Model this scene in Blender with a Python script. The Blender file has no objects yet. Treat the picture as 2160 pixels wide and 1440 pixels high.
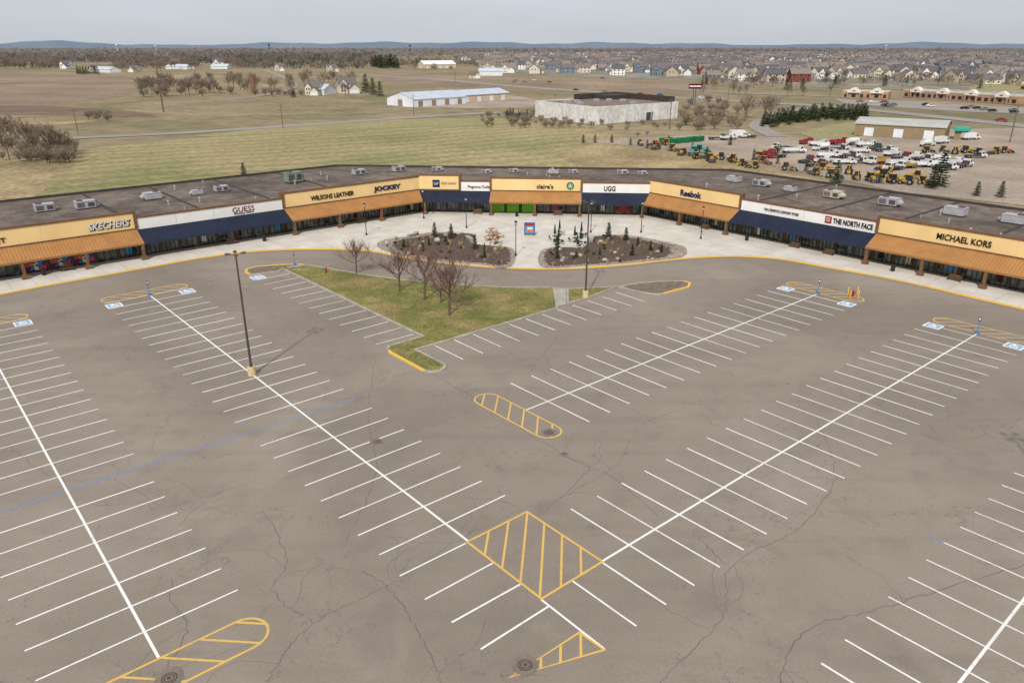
import bpy, math, random
from mathutils import Matrix, Vector
random.seed(7)
R=random.random; U=random.uniform
H=31.4; F=1581.0; TH=math.radians(21.5); SN=math.sin(TH); CS=math.cos(TH)
AX,AY=-0.651,0.7591
def W(u,v,h=0.0):
    y=(v-720)/F; t=(H-h)/(SN+CS*y)
    return ((u-1080)/F*t,(CS-SN*y)*t)
def PX(X,Y,z=0.0):
    d=Y*CS+(H-z)*SN
    return 1080+F*X/d, 720+F*((H-z)*CS-Y*SN)/d
def PQ(p,q): return (AX*p+AY*q, AY*p-AX*q)
def C(r,g,b,k=1.0): return tuple(min(1,(c/255.0)**2.2*k) for c in (r,g,b))+(1.0,)
col=bpy.context.scene.collection
# ---------------------------------------------------------------- materials
def newmat(name):
    m=bpy.data.materials.new(name); m.use_nodes=True
    nt=m.node_tree; return m,nt,nt.nodes['Principled BSDF']
def mixc(nt,fac,a,b,blend='MIX'):
    n=nt.nodes.new('ShaderNodeMix'); n.data_type='RGBA'; n.blend_type=blend
    for i,x in ((0,fac),(6,a),(7,b)):
        if isinstance(x,(tuple,float,int)): n.inputs[i].default_value=x
        else: nt.links.new(x,n.inputs[i])
    return n.outputs[2]
def coords(nt,kind):
    if kind=='pos': return nt.nodes.new('ShaderNodeNewGeometry').outputs['Position']
    return nt.nodes.new('ShaderNodeTexCoord').outputs['Object']
def noise(nt,co,scale,detail=5,dist=0.0,rough=.55):
    n=nt.nodes.new('ShaderNodeTexNoise'); n.inputs['Scale'].default_value=scale
    n.inputs['Detail'].default_value=detail; n.inputs['Distortion'].default_value=dist
    n.inputs['Roughness'].default_value=rough
    nt.links.new(co,n.inputs['Vector']); return n.outputs['Fac']
def mrange(nt,x,a,b,c=0.0,d=1.0):
    n=nt.nodes.new('ShaderNodeMapRange'); n.inputs[1].default_value=a; n.inputs[2].default_value=b
    n.inputs[3].default_value=c; n.inputs[4].default_value=d; nt.links.new(x,n.inputs[0]); return n.outputs[0]
def math2(nt,op,a,b):
    n=nt.nodes.new('ShaderNodeMath'); n.operation=op
    for i,x in ((0,a),(1,b)):
        if isinstance(x,(float,int)): n.inputs[i].default_value=x
        else: nt.links.new(x,n.inputs[i])
    return n.outputs[0]
def mulg(nt,out,g):
    cb=nt.nodes.new('ShaderNodeCombineColor')
    for i in range(3): nt.links.new(g,cb.inputs[i])
    return mixc(nt,1.0,out,cb.outputs[0],'MULTIPLY')
def M(name,c1,c2=None,s=1.0,rough=.85,big=None,bigc=.8,kind='pos',bump=0,metal=0,fine=None,rand=0,wave=None,lo=.35,hi=.65,spec=.3,c3=None,s3=.05,fa=.75):
    m,nt,b=newmat(name); b.inputs['Roughness'].default_value=rough; b.inputs['Metallic'].default_value=metal
    b.inputs['Specular IOR Level'].default_value=spec
    if c2 is None: c2=tuple(x*.82 for x in c1[:3])+(1,)
    co=coords(nt,kind)
    n1=noise(nt,co,s,5); out=mixc(nt,mrange(nt,n1,lo,hi),c1,c2)
    if c3: out=mixc(nt,mrange(nt,noise(nt,co,s3,6,.5,.62),.47,.62),out,c3)
    if big: out=mulg(nt,out,mrange(nt,noise(nt,co,big,3),.35,.65,bigc,1.0+(1-bigc)*.6))
    if fine: out=mulg(nt,out,mrange(nt,noise(nt,co,fine,2),.3,.7,fa,2-fa-.05))
    if wave:
        for ws,ang,amt,dist in (wave if isinstance(wave,list) else [wave]):
            mp=nt.nodes.new('ShaderNodeMapping'); mp.inputs['Rotation'].default_value=(0,0,ang); nt.links.new(co,mp.inputs[0])
            w=nt.nodes.new('ShaderNodeTexWave'); w.inputs['Scale'].default_value=ws; w.inputs['Distortion'].default_value=dist
            w.inputs['Detail'].default_value=3; w.inputs['Detail Scale'].default_value=.3
            nt.links.new(mp.outputs[0],w.inputs[0]); out=mulg(nt,out,mrange(nt,w.outputs['Fac'],0,1,1-amt,1+amt*.4))
    if rand:
        oi=nt.nodes.new('ShaderNodeObjectInfo'); out=mulg(nt,out,mrange(nt,oi.outputs['Random'],0,1,1-rand,1+rand))
    nt.links.new(out,b.inputs['Base Color'])
    if bump:
        bn=nt.nodes.new('ShaderNodeBump'); bn.inputs['Strength'].default_value=bump; bn.inputs['Distance'].default_value=.1
        nt.links.new(noise(nt,co,(fine or s*4),4),bn.inputs['Height']); nt.links.new(bn.outputs[0],b.inputs['Normal'])
    return m
def asphalt():
    m,nt,b=newmat('asphalt'); b.inputs['Roughness'].default_value=.9; b.inputs['Specular IOR Level'].default_value=.2
    co=coords(nt,'pos')
    out=mixc(nt,mrange(nt,noise(nt,co,.035,4,.8),.36,.64),C(153,141,129),C(134,123,112))
    out=mixc(nt,mrange(nt,noise(nt,co,.3,6,.4),.52,.78,0,.4),out,C(116,106,97))
    out=mixc(nt,mrange(nt,noise(nt,co,.12,5,1.5),.58,.75,0,.35),out,C(163,151,139))
    out=mixc(nt,mrange(nt,noise(nt,co,.09,6,1.2),.60,.70,0,.3),out,C(112,103,95))
    out=mixc(nt,mrange(nt,noise(nt,co,5,3,0,.7),.3,.7,0,.28),out,C(102,94,86))
    mp=nt.nodes.new('ShaderNodeMapping'); mp.inputs['Rotation'].default_value=(0,0,-math.radians(40.6)); mp.inputs['Scale'].default_value=(.04,.5,.5); nt.links.new(co,mp.inputs[0])
    out=mixc(nt,mrange(nt,noise(nt,mp.outputs[0],1,4),.5,.75,0,.3),out,C(118,108,99))
    nn=nt.nodes.new('ShaderNodeTexNoise'); nn.inputs['Scale'].default_value=.35; nn.inputs['Detail'].default_value=5; nn.inputs['Roughness'].default_value=.65; nt.links.new(co,nn.inputs['Vector'])
    sb=nt.nodes.new('ShaderNodeVectorMath'); sb.operation='SUBTRACT'; nt.links.new(nn.outputs['Color'],sb.inputs[0]); sb.inputs[1].default_value=(.5,.5,.5)
    for sc,wd,lo,hi,am,ds in ((.055,.0030,.42,.52,.55,5.0),(.16,.007,.51,.58,.45,2.2)):
        sc2=nt.nodes.new('ShaderNodeVectorMath'); sc2.operation='SCALE'; nt.links.new(sb.outputs[0],sc2.inputs[0]); sc2.inputs['Scale'].default_value=ds*2
        ad=nt.nodes.new('ShaderNodeVectorMath'); nt.links.new(co,ad.inputs[0]); nt.links.new(sc2.outputs[0],ad.inputs[1])
        v=nt.nodes.new('ShaderNodeTexVoronoi'); v.feature='DISTANCE_TO_EDGE'; v.inputs['Scale'].default_value=sc; nt.links.new(ad.outputs[0],v.inputs['Vector'])
        line=mrange(nt,v.outputs['Distance'],wd*.3,wd,1,0)
        mask=mrange(nt,noise(nt,co,sc*1.3,3),lo,hi,0,am)
        out=mixc(nt,math2(nt,'MULTIPLY',line,mask),out,C(88,80,73))
    nt.links.new(out,b.inputs['Base Color'])
    return m
def paint(name,c,under,thr=.62):
    m,nt,b=newmat(name); b.inputs['Roughness'].default_value=.7
    co=coords(nt,'pos'); n=noise(nt,co,2.2,8,0,.75); n2=noise(nt,co,.12,3)
    f=math2(nt,'ADD',mrange(nt,n,thr-.08,thr+.1,0,.8),mrange(nt,n2,.5,.72,0,.35))
    nt.links.new(mixc(nt,f,c,under),b.inputs['Base Color']); return m
def concrete():
    m,nt,b=newmat('plaza_concrete'); b.inputs['Roughness'].default_value=.85
    co=coords(nt,'pos'); out=mixc(nt,mrange(nt,noise(nt,co,.25,5),.35,.65),C(214,207,195),C(197,189,177))
    out=mixc(nt,mrange(nt,noise(nt,co,1.4,6),.58,.75,0,.5),out,C(168,160,149))
    mp=nt.nodes.new('ShaderNodeMapping'); mp.inputs['Rotation'].default_value=(0,0,-math.radians(40.6)); nt.links.new(co,mp.inputs[0])
    br=nt.nodes.new('ShaderNodeTexBrick'); br.offset=0; br.inputs['Scale'].default_value=1; br.inputs['Brick Width'].default_value=3; br.inputs['Row Height'].default_value=3
    br.inputs['Mortar Size'].default_value=.035; br.inputs['Color1'].default_value=(1,1,1,1); br.inputs['Color2'].default_value=(.9,.9,.9,1); br.inputs['Mortar'].default_value=(.5,.5,.5,1)
    nt.links.new(mp.outputs[0],br.inputs['Vector'])
    nt.links.new(mixc(nt,.8,out,br.outputs['Color'],'MULTIPLY'),b.inputs['Base Color']); return m
m_asph=asphalt(); m_white=paint('white_paint',C(236,234,230),C(155,144,133)); m_yel=paint('yellow_paint',C(218,176,86),C(152,138,116),.6)
m_blue=paint('blue_paint',C(92,136,196),C(136,130,130),.56); m_kerby=paint('yellow_kerb_paint',C(224,180,74),C(176,166,150),.66)
m_adab=M('ada_blue',C(120,160,200),C(150,182,212),3)
m_conc=concrete(); m_kerb=M('kerb_concrete',C(176,168,156),C(154,146,135),.8,fine=4)
m_crack=M('crack_filler',C(100,91,83),C(122,111,102),.5)
m_man=M('iron_cover',C(98,86,76),C(72,64,57),8); m_patch=M('asphalt_patch',C(116,105,96),C(132,121,111),2)
m_lawn=M('lawn_grass',C(104,108,54),C(124,118,68),.35,big=.12,bigc=.82,fine=4,bump=.6,c3=C(146,128,84),s3=.22,fa=.62)
m_mulch=M('mulch',C(104,87,76),C(78,65,57),1.5,fine=7,bump=.8)
m_dmulch=M('dirt_mulch',C(132,115,100),C(104,92,80),1.5,fine=7)
m_dry=M('dry_ground',C(156,138,108),C(134,120,90),.012,big=.004,bigc=.8,fine=.12,c3=C(122,114,82),s3=.008,fa=.78)
m_field=M('mown_field',C(156,145,102),C(170,152,112),.03,big=.008,bigc=.86,fine=.5,wave=[(.20,math.radians(62),.2,5),(.033,math.radians(58),.16,6)],c3=C(140,136,88),s3=.018,fa=.72)
m_gold=M('tall_dry_grass',C(172,152,114),C(146,126,92),.06,big=.02,fine=.7,bump=.5,fa=.65,c3=C(136,120,88),s3=.03)
m_plow=M('plowed_field',C(162,140,116),C(142,122,101),.02,big=.008,fine=.3,wave=[(.045,math.radians(102),.34,3),(.16,math.radians(102),.18,2)])
m_dark=M('dark_soil',C(108,89,74),C(126,107,88),.04,fine=.6)
m_brownf=M('brown_field',C(144,128,98),C(158,139,108),.02,big=.01,fine=.3,wave=(.05,math.radians(30),.16,3),c3=C(126,118,84),s3=.02)
m_gravel=M('gravel_yard',C(172,156,139),C(150,135,120),.05,big=.03,bigc=.85,fine=.9,fa=.8)
m_wfloor=M('woodland_floor',C(118,108,100),C(98,92,88),.006,big=.002,fine=.03,fa=.6)
m_sfloor=M('suburb_ground',C(134,124,104),C(118,114,92),.02,big=.006,fine=.05,c3=C(150,144,136),s3=.03)
m_road=M('far_road',C(156,147,138),C(142,134,127),.05)
m_green=M('green_lawn_far',C(142,136,92),C(154,142,102),.05,fine=.5)
m_tan=M('tan_stucco',C(234,203,144),C(226,194,136),.3,kind='obj',big=.08,bigc=.95); m_wstuc=M('white_stucco',C(236,234,230),C(226,223,218),.3)
m_brown=M('brown_trim',C(120,90,66),C(104,78,58),1); m_cano=M('copper_metal',C(174,127,80),C(160,115,72),.5,rough=.65,spec=.25); m_rib=M('copper_seam',C(152,110,68))
m_navy=M('navy_metal',C(38,45,64),C(30,38,56),.5,rough=.6,spec=.3); m_navr=M('navy_seam',C(44,51,72))
m_wallb=M('brown_block_wall',C(120,92,70),C(100,78,60),.8,fine=3)
m_roof=M('roof_gravel',C(124,111,100),C(102,91,82),.35,big=.06,bigc=.8,fine=1.8,bump=.4,c3=C(90,80,72),s3=.15)
m_edge=M('roof_edge_dark',C(76,69,66),C(64,58,56),1)
m_unit=M('unit_metal',C(176,172,176),C(158,155,158),1,rough=.6,kind='obj'); m_unitd=M('unit_dark',C(80,78,80)); m_unitg=M('unit_green',C(130,142,128),C(118,130,116),1); m_unitt=M('unit_beige',C(196,186,168),C(176,166,150),1)
def glassm():
    m,nt,b=newmat('shop_glass'); co=coords(nt,'pos')
    out=mixc(nt,mrange(nt,noise(nt,co,.9,4),.42,.62),C(30,38,38),C(98,102,98)); nt.links.new(out,b.inputs['Base Color'])
    b.inputs['Roughness'].default_value=.12; b.inputs['Specular IOR Level'].default_value=.6; return m
m_glass=glassm(); m_frame=M('dark_green_frame',C(44,62,56)); m_alu=M('grey_frame',C(150,152,150))
m_pole=M('dark_pole',C(84,76,70),C(74,67,61),1,rough=.6,kind='obj'); m_lbase=M('pole_base',C(216,196,152),C(192,172,130),3,kind='obj'); m_black=M('black_metal',C(42,42,45),rough=.5)
m_lens=M('lamp_lens',C(190,190,185),rough=.3)
m_bark=M('bark',C(112,92,82),C(88,72,64),3,kind='obj',rand=.15); m_twig=M('budding_twigs',C(132,104,94),C(110,86,78),1,kind='obj',rand=.15)
m_bark2=M('bark_far',C(112,101,90),C(96,87,78),1,kind='obj',rand=.2); m_twig2=M('twigs_far',C(150,134,118),C(126,112,99),.6,kind='obj',rand=.2)
m_ndl=M('needles',C(62,78,46),C(40,54,34),2.5,kind='obj',rand=.25); m_ndlb=M('brown_needles',C(88,70,52),C(70,60,44),2.5,kind='obj',rand=.2)
m_wood=M('woodland_brown',C(122,110,101),C(98,89,84),.02,fine=.3); m_woodg=M('woodland_green',C(70,80,66),C(58,66,57),.02)  # far woodland tones lightened, painting in some haze
m_strw=M('straw',C(190,170,126),C(170,148,106),3,kind='obj'); m_rock=M('boulder',C(184,174,162),C(150,140,130),2,kind='obj',rand=.15); m_riv=M('river_stone',C(176,164,152),C(140,128,118),2.5)
m_blockw=M('stone_block',C(150,146,142),C(130,126,122),2)
m_red=M('red_paint',C(160,48,44),rough=.5); m_whitep=M('white_body',C(226,226,224),rough=.4); m_yeq=M('equipment_yellow',C(186,150,66),C(156,124,54),1,rough=.6,kind='obj',rand=.2); m_tire=M('tyre',C(40,38,37)); m_greenp=M('green_body',C(30,110,70),rough=.5); m_teal=M('teal',C(60,170,155)); m_orange=M('orange_body',C(186,108,62)); m_win=M('dark_window',C(46,52,58),rough=.2,spec=.5); m_bluep=M('blue_body',C(56,84,136),rough=.5); m_grey=M('grey_body',C(120,122,126),rough=.5)
m_navt=M('navy_letter',C(34,42,84)); m_blk=M('black_letter',C(38,33,30)); m_dred=M('crimson_letter',C(96,18,30)); m_silv=M('silver_letter',C(214,212,210),rough=.4); m_pale=M('pale_letter',C(176,150,112))
m_hillb=M('haze_tinted_hills',C(100,112,128),C(110,121,135),.001); m_conct=M('tank_white',C(200,205,210)); m_sgreen=M('emblem_green',C(14,112,56))  # hill colour is blue-grey to stand in for distance haze
# ---------------------------------------------------------------- mesh builder
class MB:
    def __init__(s): s.v=[];s.f=[];s.m=[]
    def add(s,vs,fs,m=0,T=None):
        b=len(s.v)
        if T is not None: s.v+=[tuple(T@Vector(v)) for v in vs]
        else: s.v+=[tuple(v) for v in vs]
        s.f+=[tuple(i+b for i in f) for f in fs]; s.m+=[m]*len(fs)
    def box(s,x0,x1,y0,y1,z0,z1,m=0,T=None,tp=0,b=0):
        k=tp
        vs=[(x0,y0,z0),(x1,y0,z0),(x1,y1,z0),(x0,y1,z0),(x0+k,y0+k,z1),(x1-k,y0+k,z1),(x1-k,y1-k,z1),(x0+k,y1-k,z1)]
        s.add(vs,[(0,3,2,1),(4,5,6,7),(0,1,5,4),(1,2,6,5),(2,3,7,6),(3,0,4,7)],m,T)
    def cyl(s,p0,p1,r0,r1=None,n=8,m=0,T=None,cap=True):
        if r1 is None: r1=r0
        p0=Vector(p0);p1=Vector(p1);d=(p1-p0)
        if d.length<1e-6: return
        d.normalize(); a=d.orthogonal().normalized(); b=d.cross(a)
        vs=[]
        for p,r in ((p0,r0),(p1,r1)):
            for i in range(n):
                t=2*math.pi*i/n; vs.append(p+a*math.cos(t)*r+b*math.sin(t)*r)
        fs=[(i,(i+1)%n,n+(i+1)%n,n+i) for i in range(n)]
        if cap: fs+=[tuple(range(n-1,-1,-1)),tuple(range(n,2*n))]
        s.add(vs,fs,m,T)
    def prism(s,pts,z0,z1,m=0,ms=None,bottom=False):
        n=len(pts)
        ar=sum(pts[i][0]*pts[(i+1)%n][1]-pts[(i+1)%n][0]*pts[i][1] for i in range(n))
        if ar<0: pts=pts[::-1]
        s.add([(x,y,z1) for x,y in pts],[tuple(range(n))],m)
        if z0<z1:
            s.add([(x,y,z0) for x,y in pts]+[(x,y,z1) for x,y in pts],[(i,(i+1)%n,n+(i+1)%n,n+i) for i in range(n)],m if ms is None else ms)
    def strip(s,pts,w,z,m=0,closed=False,z0=None):
        n=len(pts); L=[];Rr=[]
        for i in range(n):
            if closed: a=pts[i-1];c=pts[(i+1)%n]
            else: a=pts[max(0,i-1)];c=pts[min(n-1,i+1)]
            b=pts[i]
            d1=Vector((b[0]-a[0],b[1]-a[1])); d2=Vector((c[0]-b[0],c[1]-b[1]))
            if d1.length<1e-9: d1=d2
            if d2.length<1e-9: d2=d1
            d1=d1.normalized(); d2=d2.normalized(); t=d1+d2
            if t.length<1e-6: t=d1
            t.normalize(); nn=Vector((-t.y,t.x)); k=w/2/max(.5,nn.dot(Vector((-d1.y,d1.x))))
            L.append((b[0]+nn.x*k,b[1]+nn.y*k)); Rr.append((b[0]-nn.x*k,b[1]-nn.y*k))
        rng=range(n) if closed else range(n-1)
        vs=[(x,y,z) for x,y in L]+[(x,y,z) for x,y in Rr]
        fs=[(n+i,n+(i+1)%n,(i+1)%n,i) for i in rng]
        s.add(vs,fs,m)
        if z0 is not None:
            s.add([(x,y,z0) for x,y in L]+[(x,y,z) for x,y in L],[(i,(i+1)%n,n+(i+1)%n,n+i)[::-1] for i in rng],m)
            s.add([(x,y,z0) for x,y in Rr]+[(x,y,z) for x,y in Rr],[(i,(i+1)%n,n+(i+1)%n,n+i) for i in rng],m)
            if not closed:
                for i in (0,n-1): s.add([(L[i][0],L[i][1],z0),(Rr[i][0],Rr[i][1],z0),(Rr[i][0],Rr[i][1],z),(L[i][0],L[i][1],z)],[(0,1,2,3)],m)
    def ball(s,c,r,m=0,jit=.15,sq=.7,n=7,k=4):
        vs=[];fs=[]
        for j in range(k+1):
            ph=math.pi*j/k
            for i in range(n):
                t=2*math.pi*i/n; rr=r*(1+U(-jit,jit))
                vs.append((c[0]+rr*math.sin(ph)*math.cos(t),c[1]+rr*math.sin(ph)*math.sin(t),c[2]+rr*sq*math.cos(ph)))
        for j in range(k):
            for i in range(n): fs.append((j*n+i,(j+1)*n+i,(j+1)*n+(i+1)%n,j*n+(i+1)%n))
        s.add(vs,fs,m)
    def mesh(s,name,mats):
        me=bpy.data.meshes.new(name); me.from_pydata(s.v,[],s.f)
        for x in mats: me.materials.append(x)
        me.polygons.foreach_set('material_index',s.m); me.update(); return me
def obj(name,me,parent=None,T=None,**k):
    o=bpy.data.objects.new(name,me); col.objects.link(o)
    if T is not None: o.matrix_basis=T
    if parent is not None: o.parent=parent
    for a,b in k.items(): o[a]=b
    return o
def mk(name,mb,mats,parent=None,T=None,**k): return obj(name,mb.mesh(name,mats),parent,T,**k)
def struct(name,mb,mats,label=None):
    return mk(name,mb,mats,kind='structure',label=label or name.replace('_',' '),category=name.replace('_',' '))
def empty(name,loc,label,cat,group=None,rz=0,sc=1):
    o=bpy.data.objects.new(name,None); col.objects.link(o); o.location=loc; o.rotation_euler=(0,0,rz); o.scale=(sc,)*3
    o.empty_display_size=.5; o['label']=label; o['category']=cat
    if group: o['group']=group
    return o
def clone(src,kids,loc,rz=0,sc=1,label=None):
    o=src.copy(); col.objects.link(o); o.location=loc; o.rotation_euler=(0,0,rz); o.scale=(sc,)*3 if not isinstance(sc,tuple) else sc
    if label: o['label']=label
    for k in kids:
        c=k.copy(); c.parent=o; col.objects.link(c)
    return o
def smooth(pts,n=5,closed=False):
    out=[];N=len(pts)
    for i in range(N if closed else N-1):
        if closed: p=[pts[(i+j)%N] for j in (-1,0,1,2)]
        else: p=[pts[max(0,i-1)],pts[i],pts[i+1],pts[min(N-1,i+2)]]
        for k in range(n):
            t=k/n
            out.append(tuple(.5*((2*p[1][a])+(-p[0][a]+p[2][a])*t+(2*p[0][a]-5*p[1][a]+4*p[2][a]-p[3][a])*t*t+(-p[0][a]+3*p[1][a]-3*p[2][a]+p[3][a])*t**3) for a in (0,1)))
    if not closed: out.append(pts[-1])
    return out
# ---------------------------------------------------------------- facade frames
angL=math.atan2(-AX,AY); angC=angL-math.pi/4; angR=angL-math.pi/2
QL0=-30.0
OL=PQ(127.4,QL0); OC=PQ(127.4,84.6); OR=PQ(94.9,117.1)
def frame(O,a): return Matrix.Translation((O[0],O[1],0))@Matrix.Rotation(a,4,'Z')
TL,TC,TR=frame(OL,angL),frame(OC,angC),frame(OR,angR)
FR={'L':(OL,angL,TL),'C':(OC,angC,TC),'R':(OR,angR,TR)}
def s_at(w,u,z):
    O,a,_=FR[w]; dx,dy=math.cos(a),math.sin(a); k=(u-1080)/F
    return (k*(O[1]*CS+(H-z)*SN)-O[0])/(dx-k*dy*CS)
# ---------------------------------------------------------------- lettering
def text(body,w,u0,u1,z,h,mat,label,shear=0,bold=0.0,y=-.10,name='shop_sign',T=None,x=None,width=None):
    cu=bpy.data.curves.new('t','FONT'); cu.body=body; cu.extrude=.03; cu.shear=shear; cu.offset=bold; cu.align_x='CENTER'; cu.resolution_u=3
    t=bpy.data.objects.new('t',cu); col.objects.link(t); dg=bpy.context.evaluated_depsgraph_get()
    me=bpy.data.meshes.new_from_object(t.evaluated_get(dg)); bpy.data.objects.remove(t)
    xs=[v.co.x for v in me.vertices]; ys=[v.co.y for v in me.vertices]
    if w:
        a,b=s_at(w,u0,z),s_at(w,u1,z); x=(a+b)/2; width=abs(b-a); T=FR[w][2]
    sx=width/(max(xs)-min(xs)); sy=h/(max(ys)-min(ys)); cx=(max(xs)+min(xs))/2; cy=(max(ys)+min(ys))/2
    for v in me.vertices: v.co=((v.co.x-cx)*sx,(v.co.y-cy)*sy,v.co.z)
    me.materials.clear(); me.materials.append(mat); me.name=name
    return obj(name,me,None,T@Matrix.Translation((x,y,z))@Matrix.Rotation(math.pi/2,4,'X'),label=label,category='sign',group='shop name signs on the long facade')
text('OUTLET','L',-70,12,5.5,.75,m_blk,'dark brown shop lettering on tan stucco wall',bold=.01)
text('SKECHERS','L',184,273,5.7,1.1,m_silv,'silver italic capital lettering on tan stucco wall',shear=.3,bold=.03)
text('SKECHERS','L',186.5,275.5,5.6,1.1,m_blk,'dark shadow backing of silver italic lettering',shear=.3,bold=.05,y=-.055)
text('GUESS','L',490,536,5.35,.85,m_dred,'crimson capital lettering on white stucco wall',y=-.05)
text('Factory Store','L',494,535,4.68,.5,m_dred,'small crimson script lettering under larger sign',y=-.05)
text('WILSONS LEATHER','L',655,746,5.6,.85,m_blk,'black capital lettering on tan stucco wall',bold=.02)
text('JOCKEY','L',788,845,5.6,1.15,m_navt,'bold navy capital lettering on tan wall',bold=.05)
text('KIDS & BABY','C',931,963,5.85,.42,m_pale,'pale small lettering on tan wall',bold=.01)
text('Fragrance Outlet','C',987,1035,5.15,.75,m_blk,'black serif lettering on white wall')
text("claire's",'C',1132,1167,5.45,.9,m_blk,'dark lowercase lettering on tan wall',bold=.02)
text('UGG','C',1274,1298,5.2,1.0,m_blk,'thin black rounded lettering on white wall',bold=.02)
text('Reebok','R',1436,1480,5.6,1.15,m_navt,'bold navy lettering on tan wall',bold=.035)
text('THE COSMETICS COMPANY STORE','R',1612,1685,5.2,.42,m_blk,'thin dark lettering on white wall')
text('THE NORTH FACE','R',1758,1842,5.25,.85,m_blk,'bold black lettering on white wall',bold=.02)
text('MICHAEL KORS','R',1977,2092,5.65,.9,m_blk,'black spaced capitals on tan wall',bold=.015)
def panel(w,u,z,wd,h,mat,label,extra=None,y=-.06):
    x=s_at(w,u,z); mb=MB(); mb.box(-wd/2,wd/2,-.05,.05,-h/2,h/2,0)
    mb.box(-wd/2-.04,wd/2+.04,-.02,.05,-h/2-.04,h/2+.04,1)
    mats=[mat,m_blk]
    if extra: mats=extra(mb,mats)
    return mk('shop_sign',mb,mats,None,FR[w][2]@Matrix.Translation((x,y,z)),label=label,category='sign',group='shop name signs on the long facade')
panel('C',920,5.75,1.35,1.35,m_navt,'square navy sign with white letters')
text('GAP','C',915,925,5.75,.6,m_whitep,'white capitals on a navy square sign',y=-.16)
panel('R',1747.5,5.25,1.0,1.0,m_red,'small red square emblem on white wall',lambda mb,ma:([mb.box(-.35,.35,-.07,-.055,z,z+.1,2) for z in (-.25,0,.25)],ma+[m_whitep])[1])
mb=MB(); mb.cyl((0,-.02,0),(0,.05,0),.82,.82,24,0); mb.cyl((0,-.04,0),(0,-.021,0),.76,.76,24,2); mb.cyl((0,-.06,0),(0,-.041,0),.46,.46,20,1); mb.cyl((0,-.07,0),(0,-.061,0),.42,.42,20,2)
mb.cyl((0,-.085,.08),(0,-.072,.08),.14,.14,10,1)
for i in (-1,0,1): mb.add([(-.14+i*.12,-.08,.2),(.02+i*.12,-.08,.2),(-.06+i*.12,-.08,.34)],[(0,1,2)],1)
for sgn in (-1,1): mb.add([(sgn*.1,-.078,-.04),(sgn*.3,-.078,.04),(sgn*.33,-.078,-.1),(sgn*.16,-.078,-.32),(sgn*.06,-.078,-.32)],[(0,1,2,3,4)],1)
for i in range(20):
    t=2*math.pi*i/20
    if i in (0,10): continue
    mb.box(.61*math.cos(t)-.02,.61*math.cos(t)+.02,-.055,-.041,.61*math.sin(t)-.03,.61*math.sin(t)+.03,1)
mk('shop_sign',mb,[m_whitep,m_whitep,m_sgreen],None,TC@Matrix.Translation((s_at('C',1203,5.65),-.08,5.65)),label='round green and white emblem on tan wall',category='sign',group='shop name signs on the long facade')
# ---------------------------------------------------------------- shopping centre building
bl=empty('shopping_centre',(0,150,0),'long angled single-storey outlet mall with tan and white fronts','building')
def part(name,mb,mats,**k):
    o=mk(name,mb,mats,bl,**k); o.location=(0,-150,0); return o
foot=[PQ(127.75,QL0),PQ(127.75,84.745),PQ(95.045,117.45),PQ(-30,117.45),PQ(-30,149),PQ(98,149),PQ(162,85),PQ(162,QL0)]
mb=MB(); mb.prism(foot,5.15,5.2,0); part('roof',mb,[m_roof],label='flat gravel roof with grey brown ballast')
mb=MB(); out=[PQ(127.75,QL0),PQ(162,QL0),PQ(162,85),PQ(98,149),PQ(-30,149),PQ(-30,117.45)]
mb.strip(out,.35,5.62,0,False,0.0); part('wall',mb,[m_edge],label='dark rear walls and roof edge')
for s0 in (5,31,43,56,70): mb=MB(); mb.strip([PQ(128.2,s0),PQ(161.6,s0)],.5,5.3,0,False,5.2); part('roof_expansion_joint',mb,[m_edge])
for s0 in (50,62,74.2,36): mb=MB(); mb.strip([PQ(s0,117.9),PQ(s0,148.6)],.5,5.3,0,False,5.2); part('roof_expansion_joint',mb,[m_edge])
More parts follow.
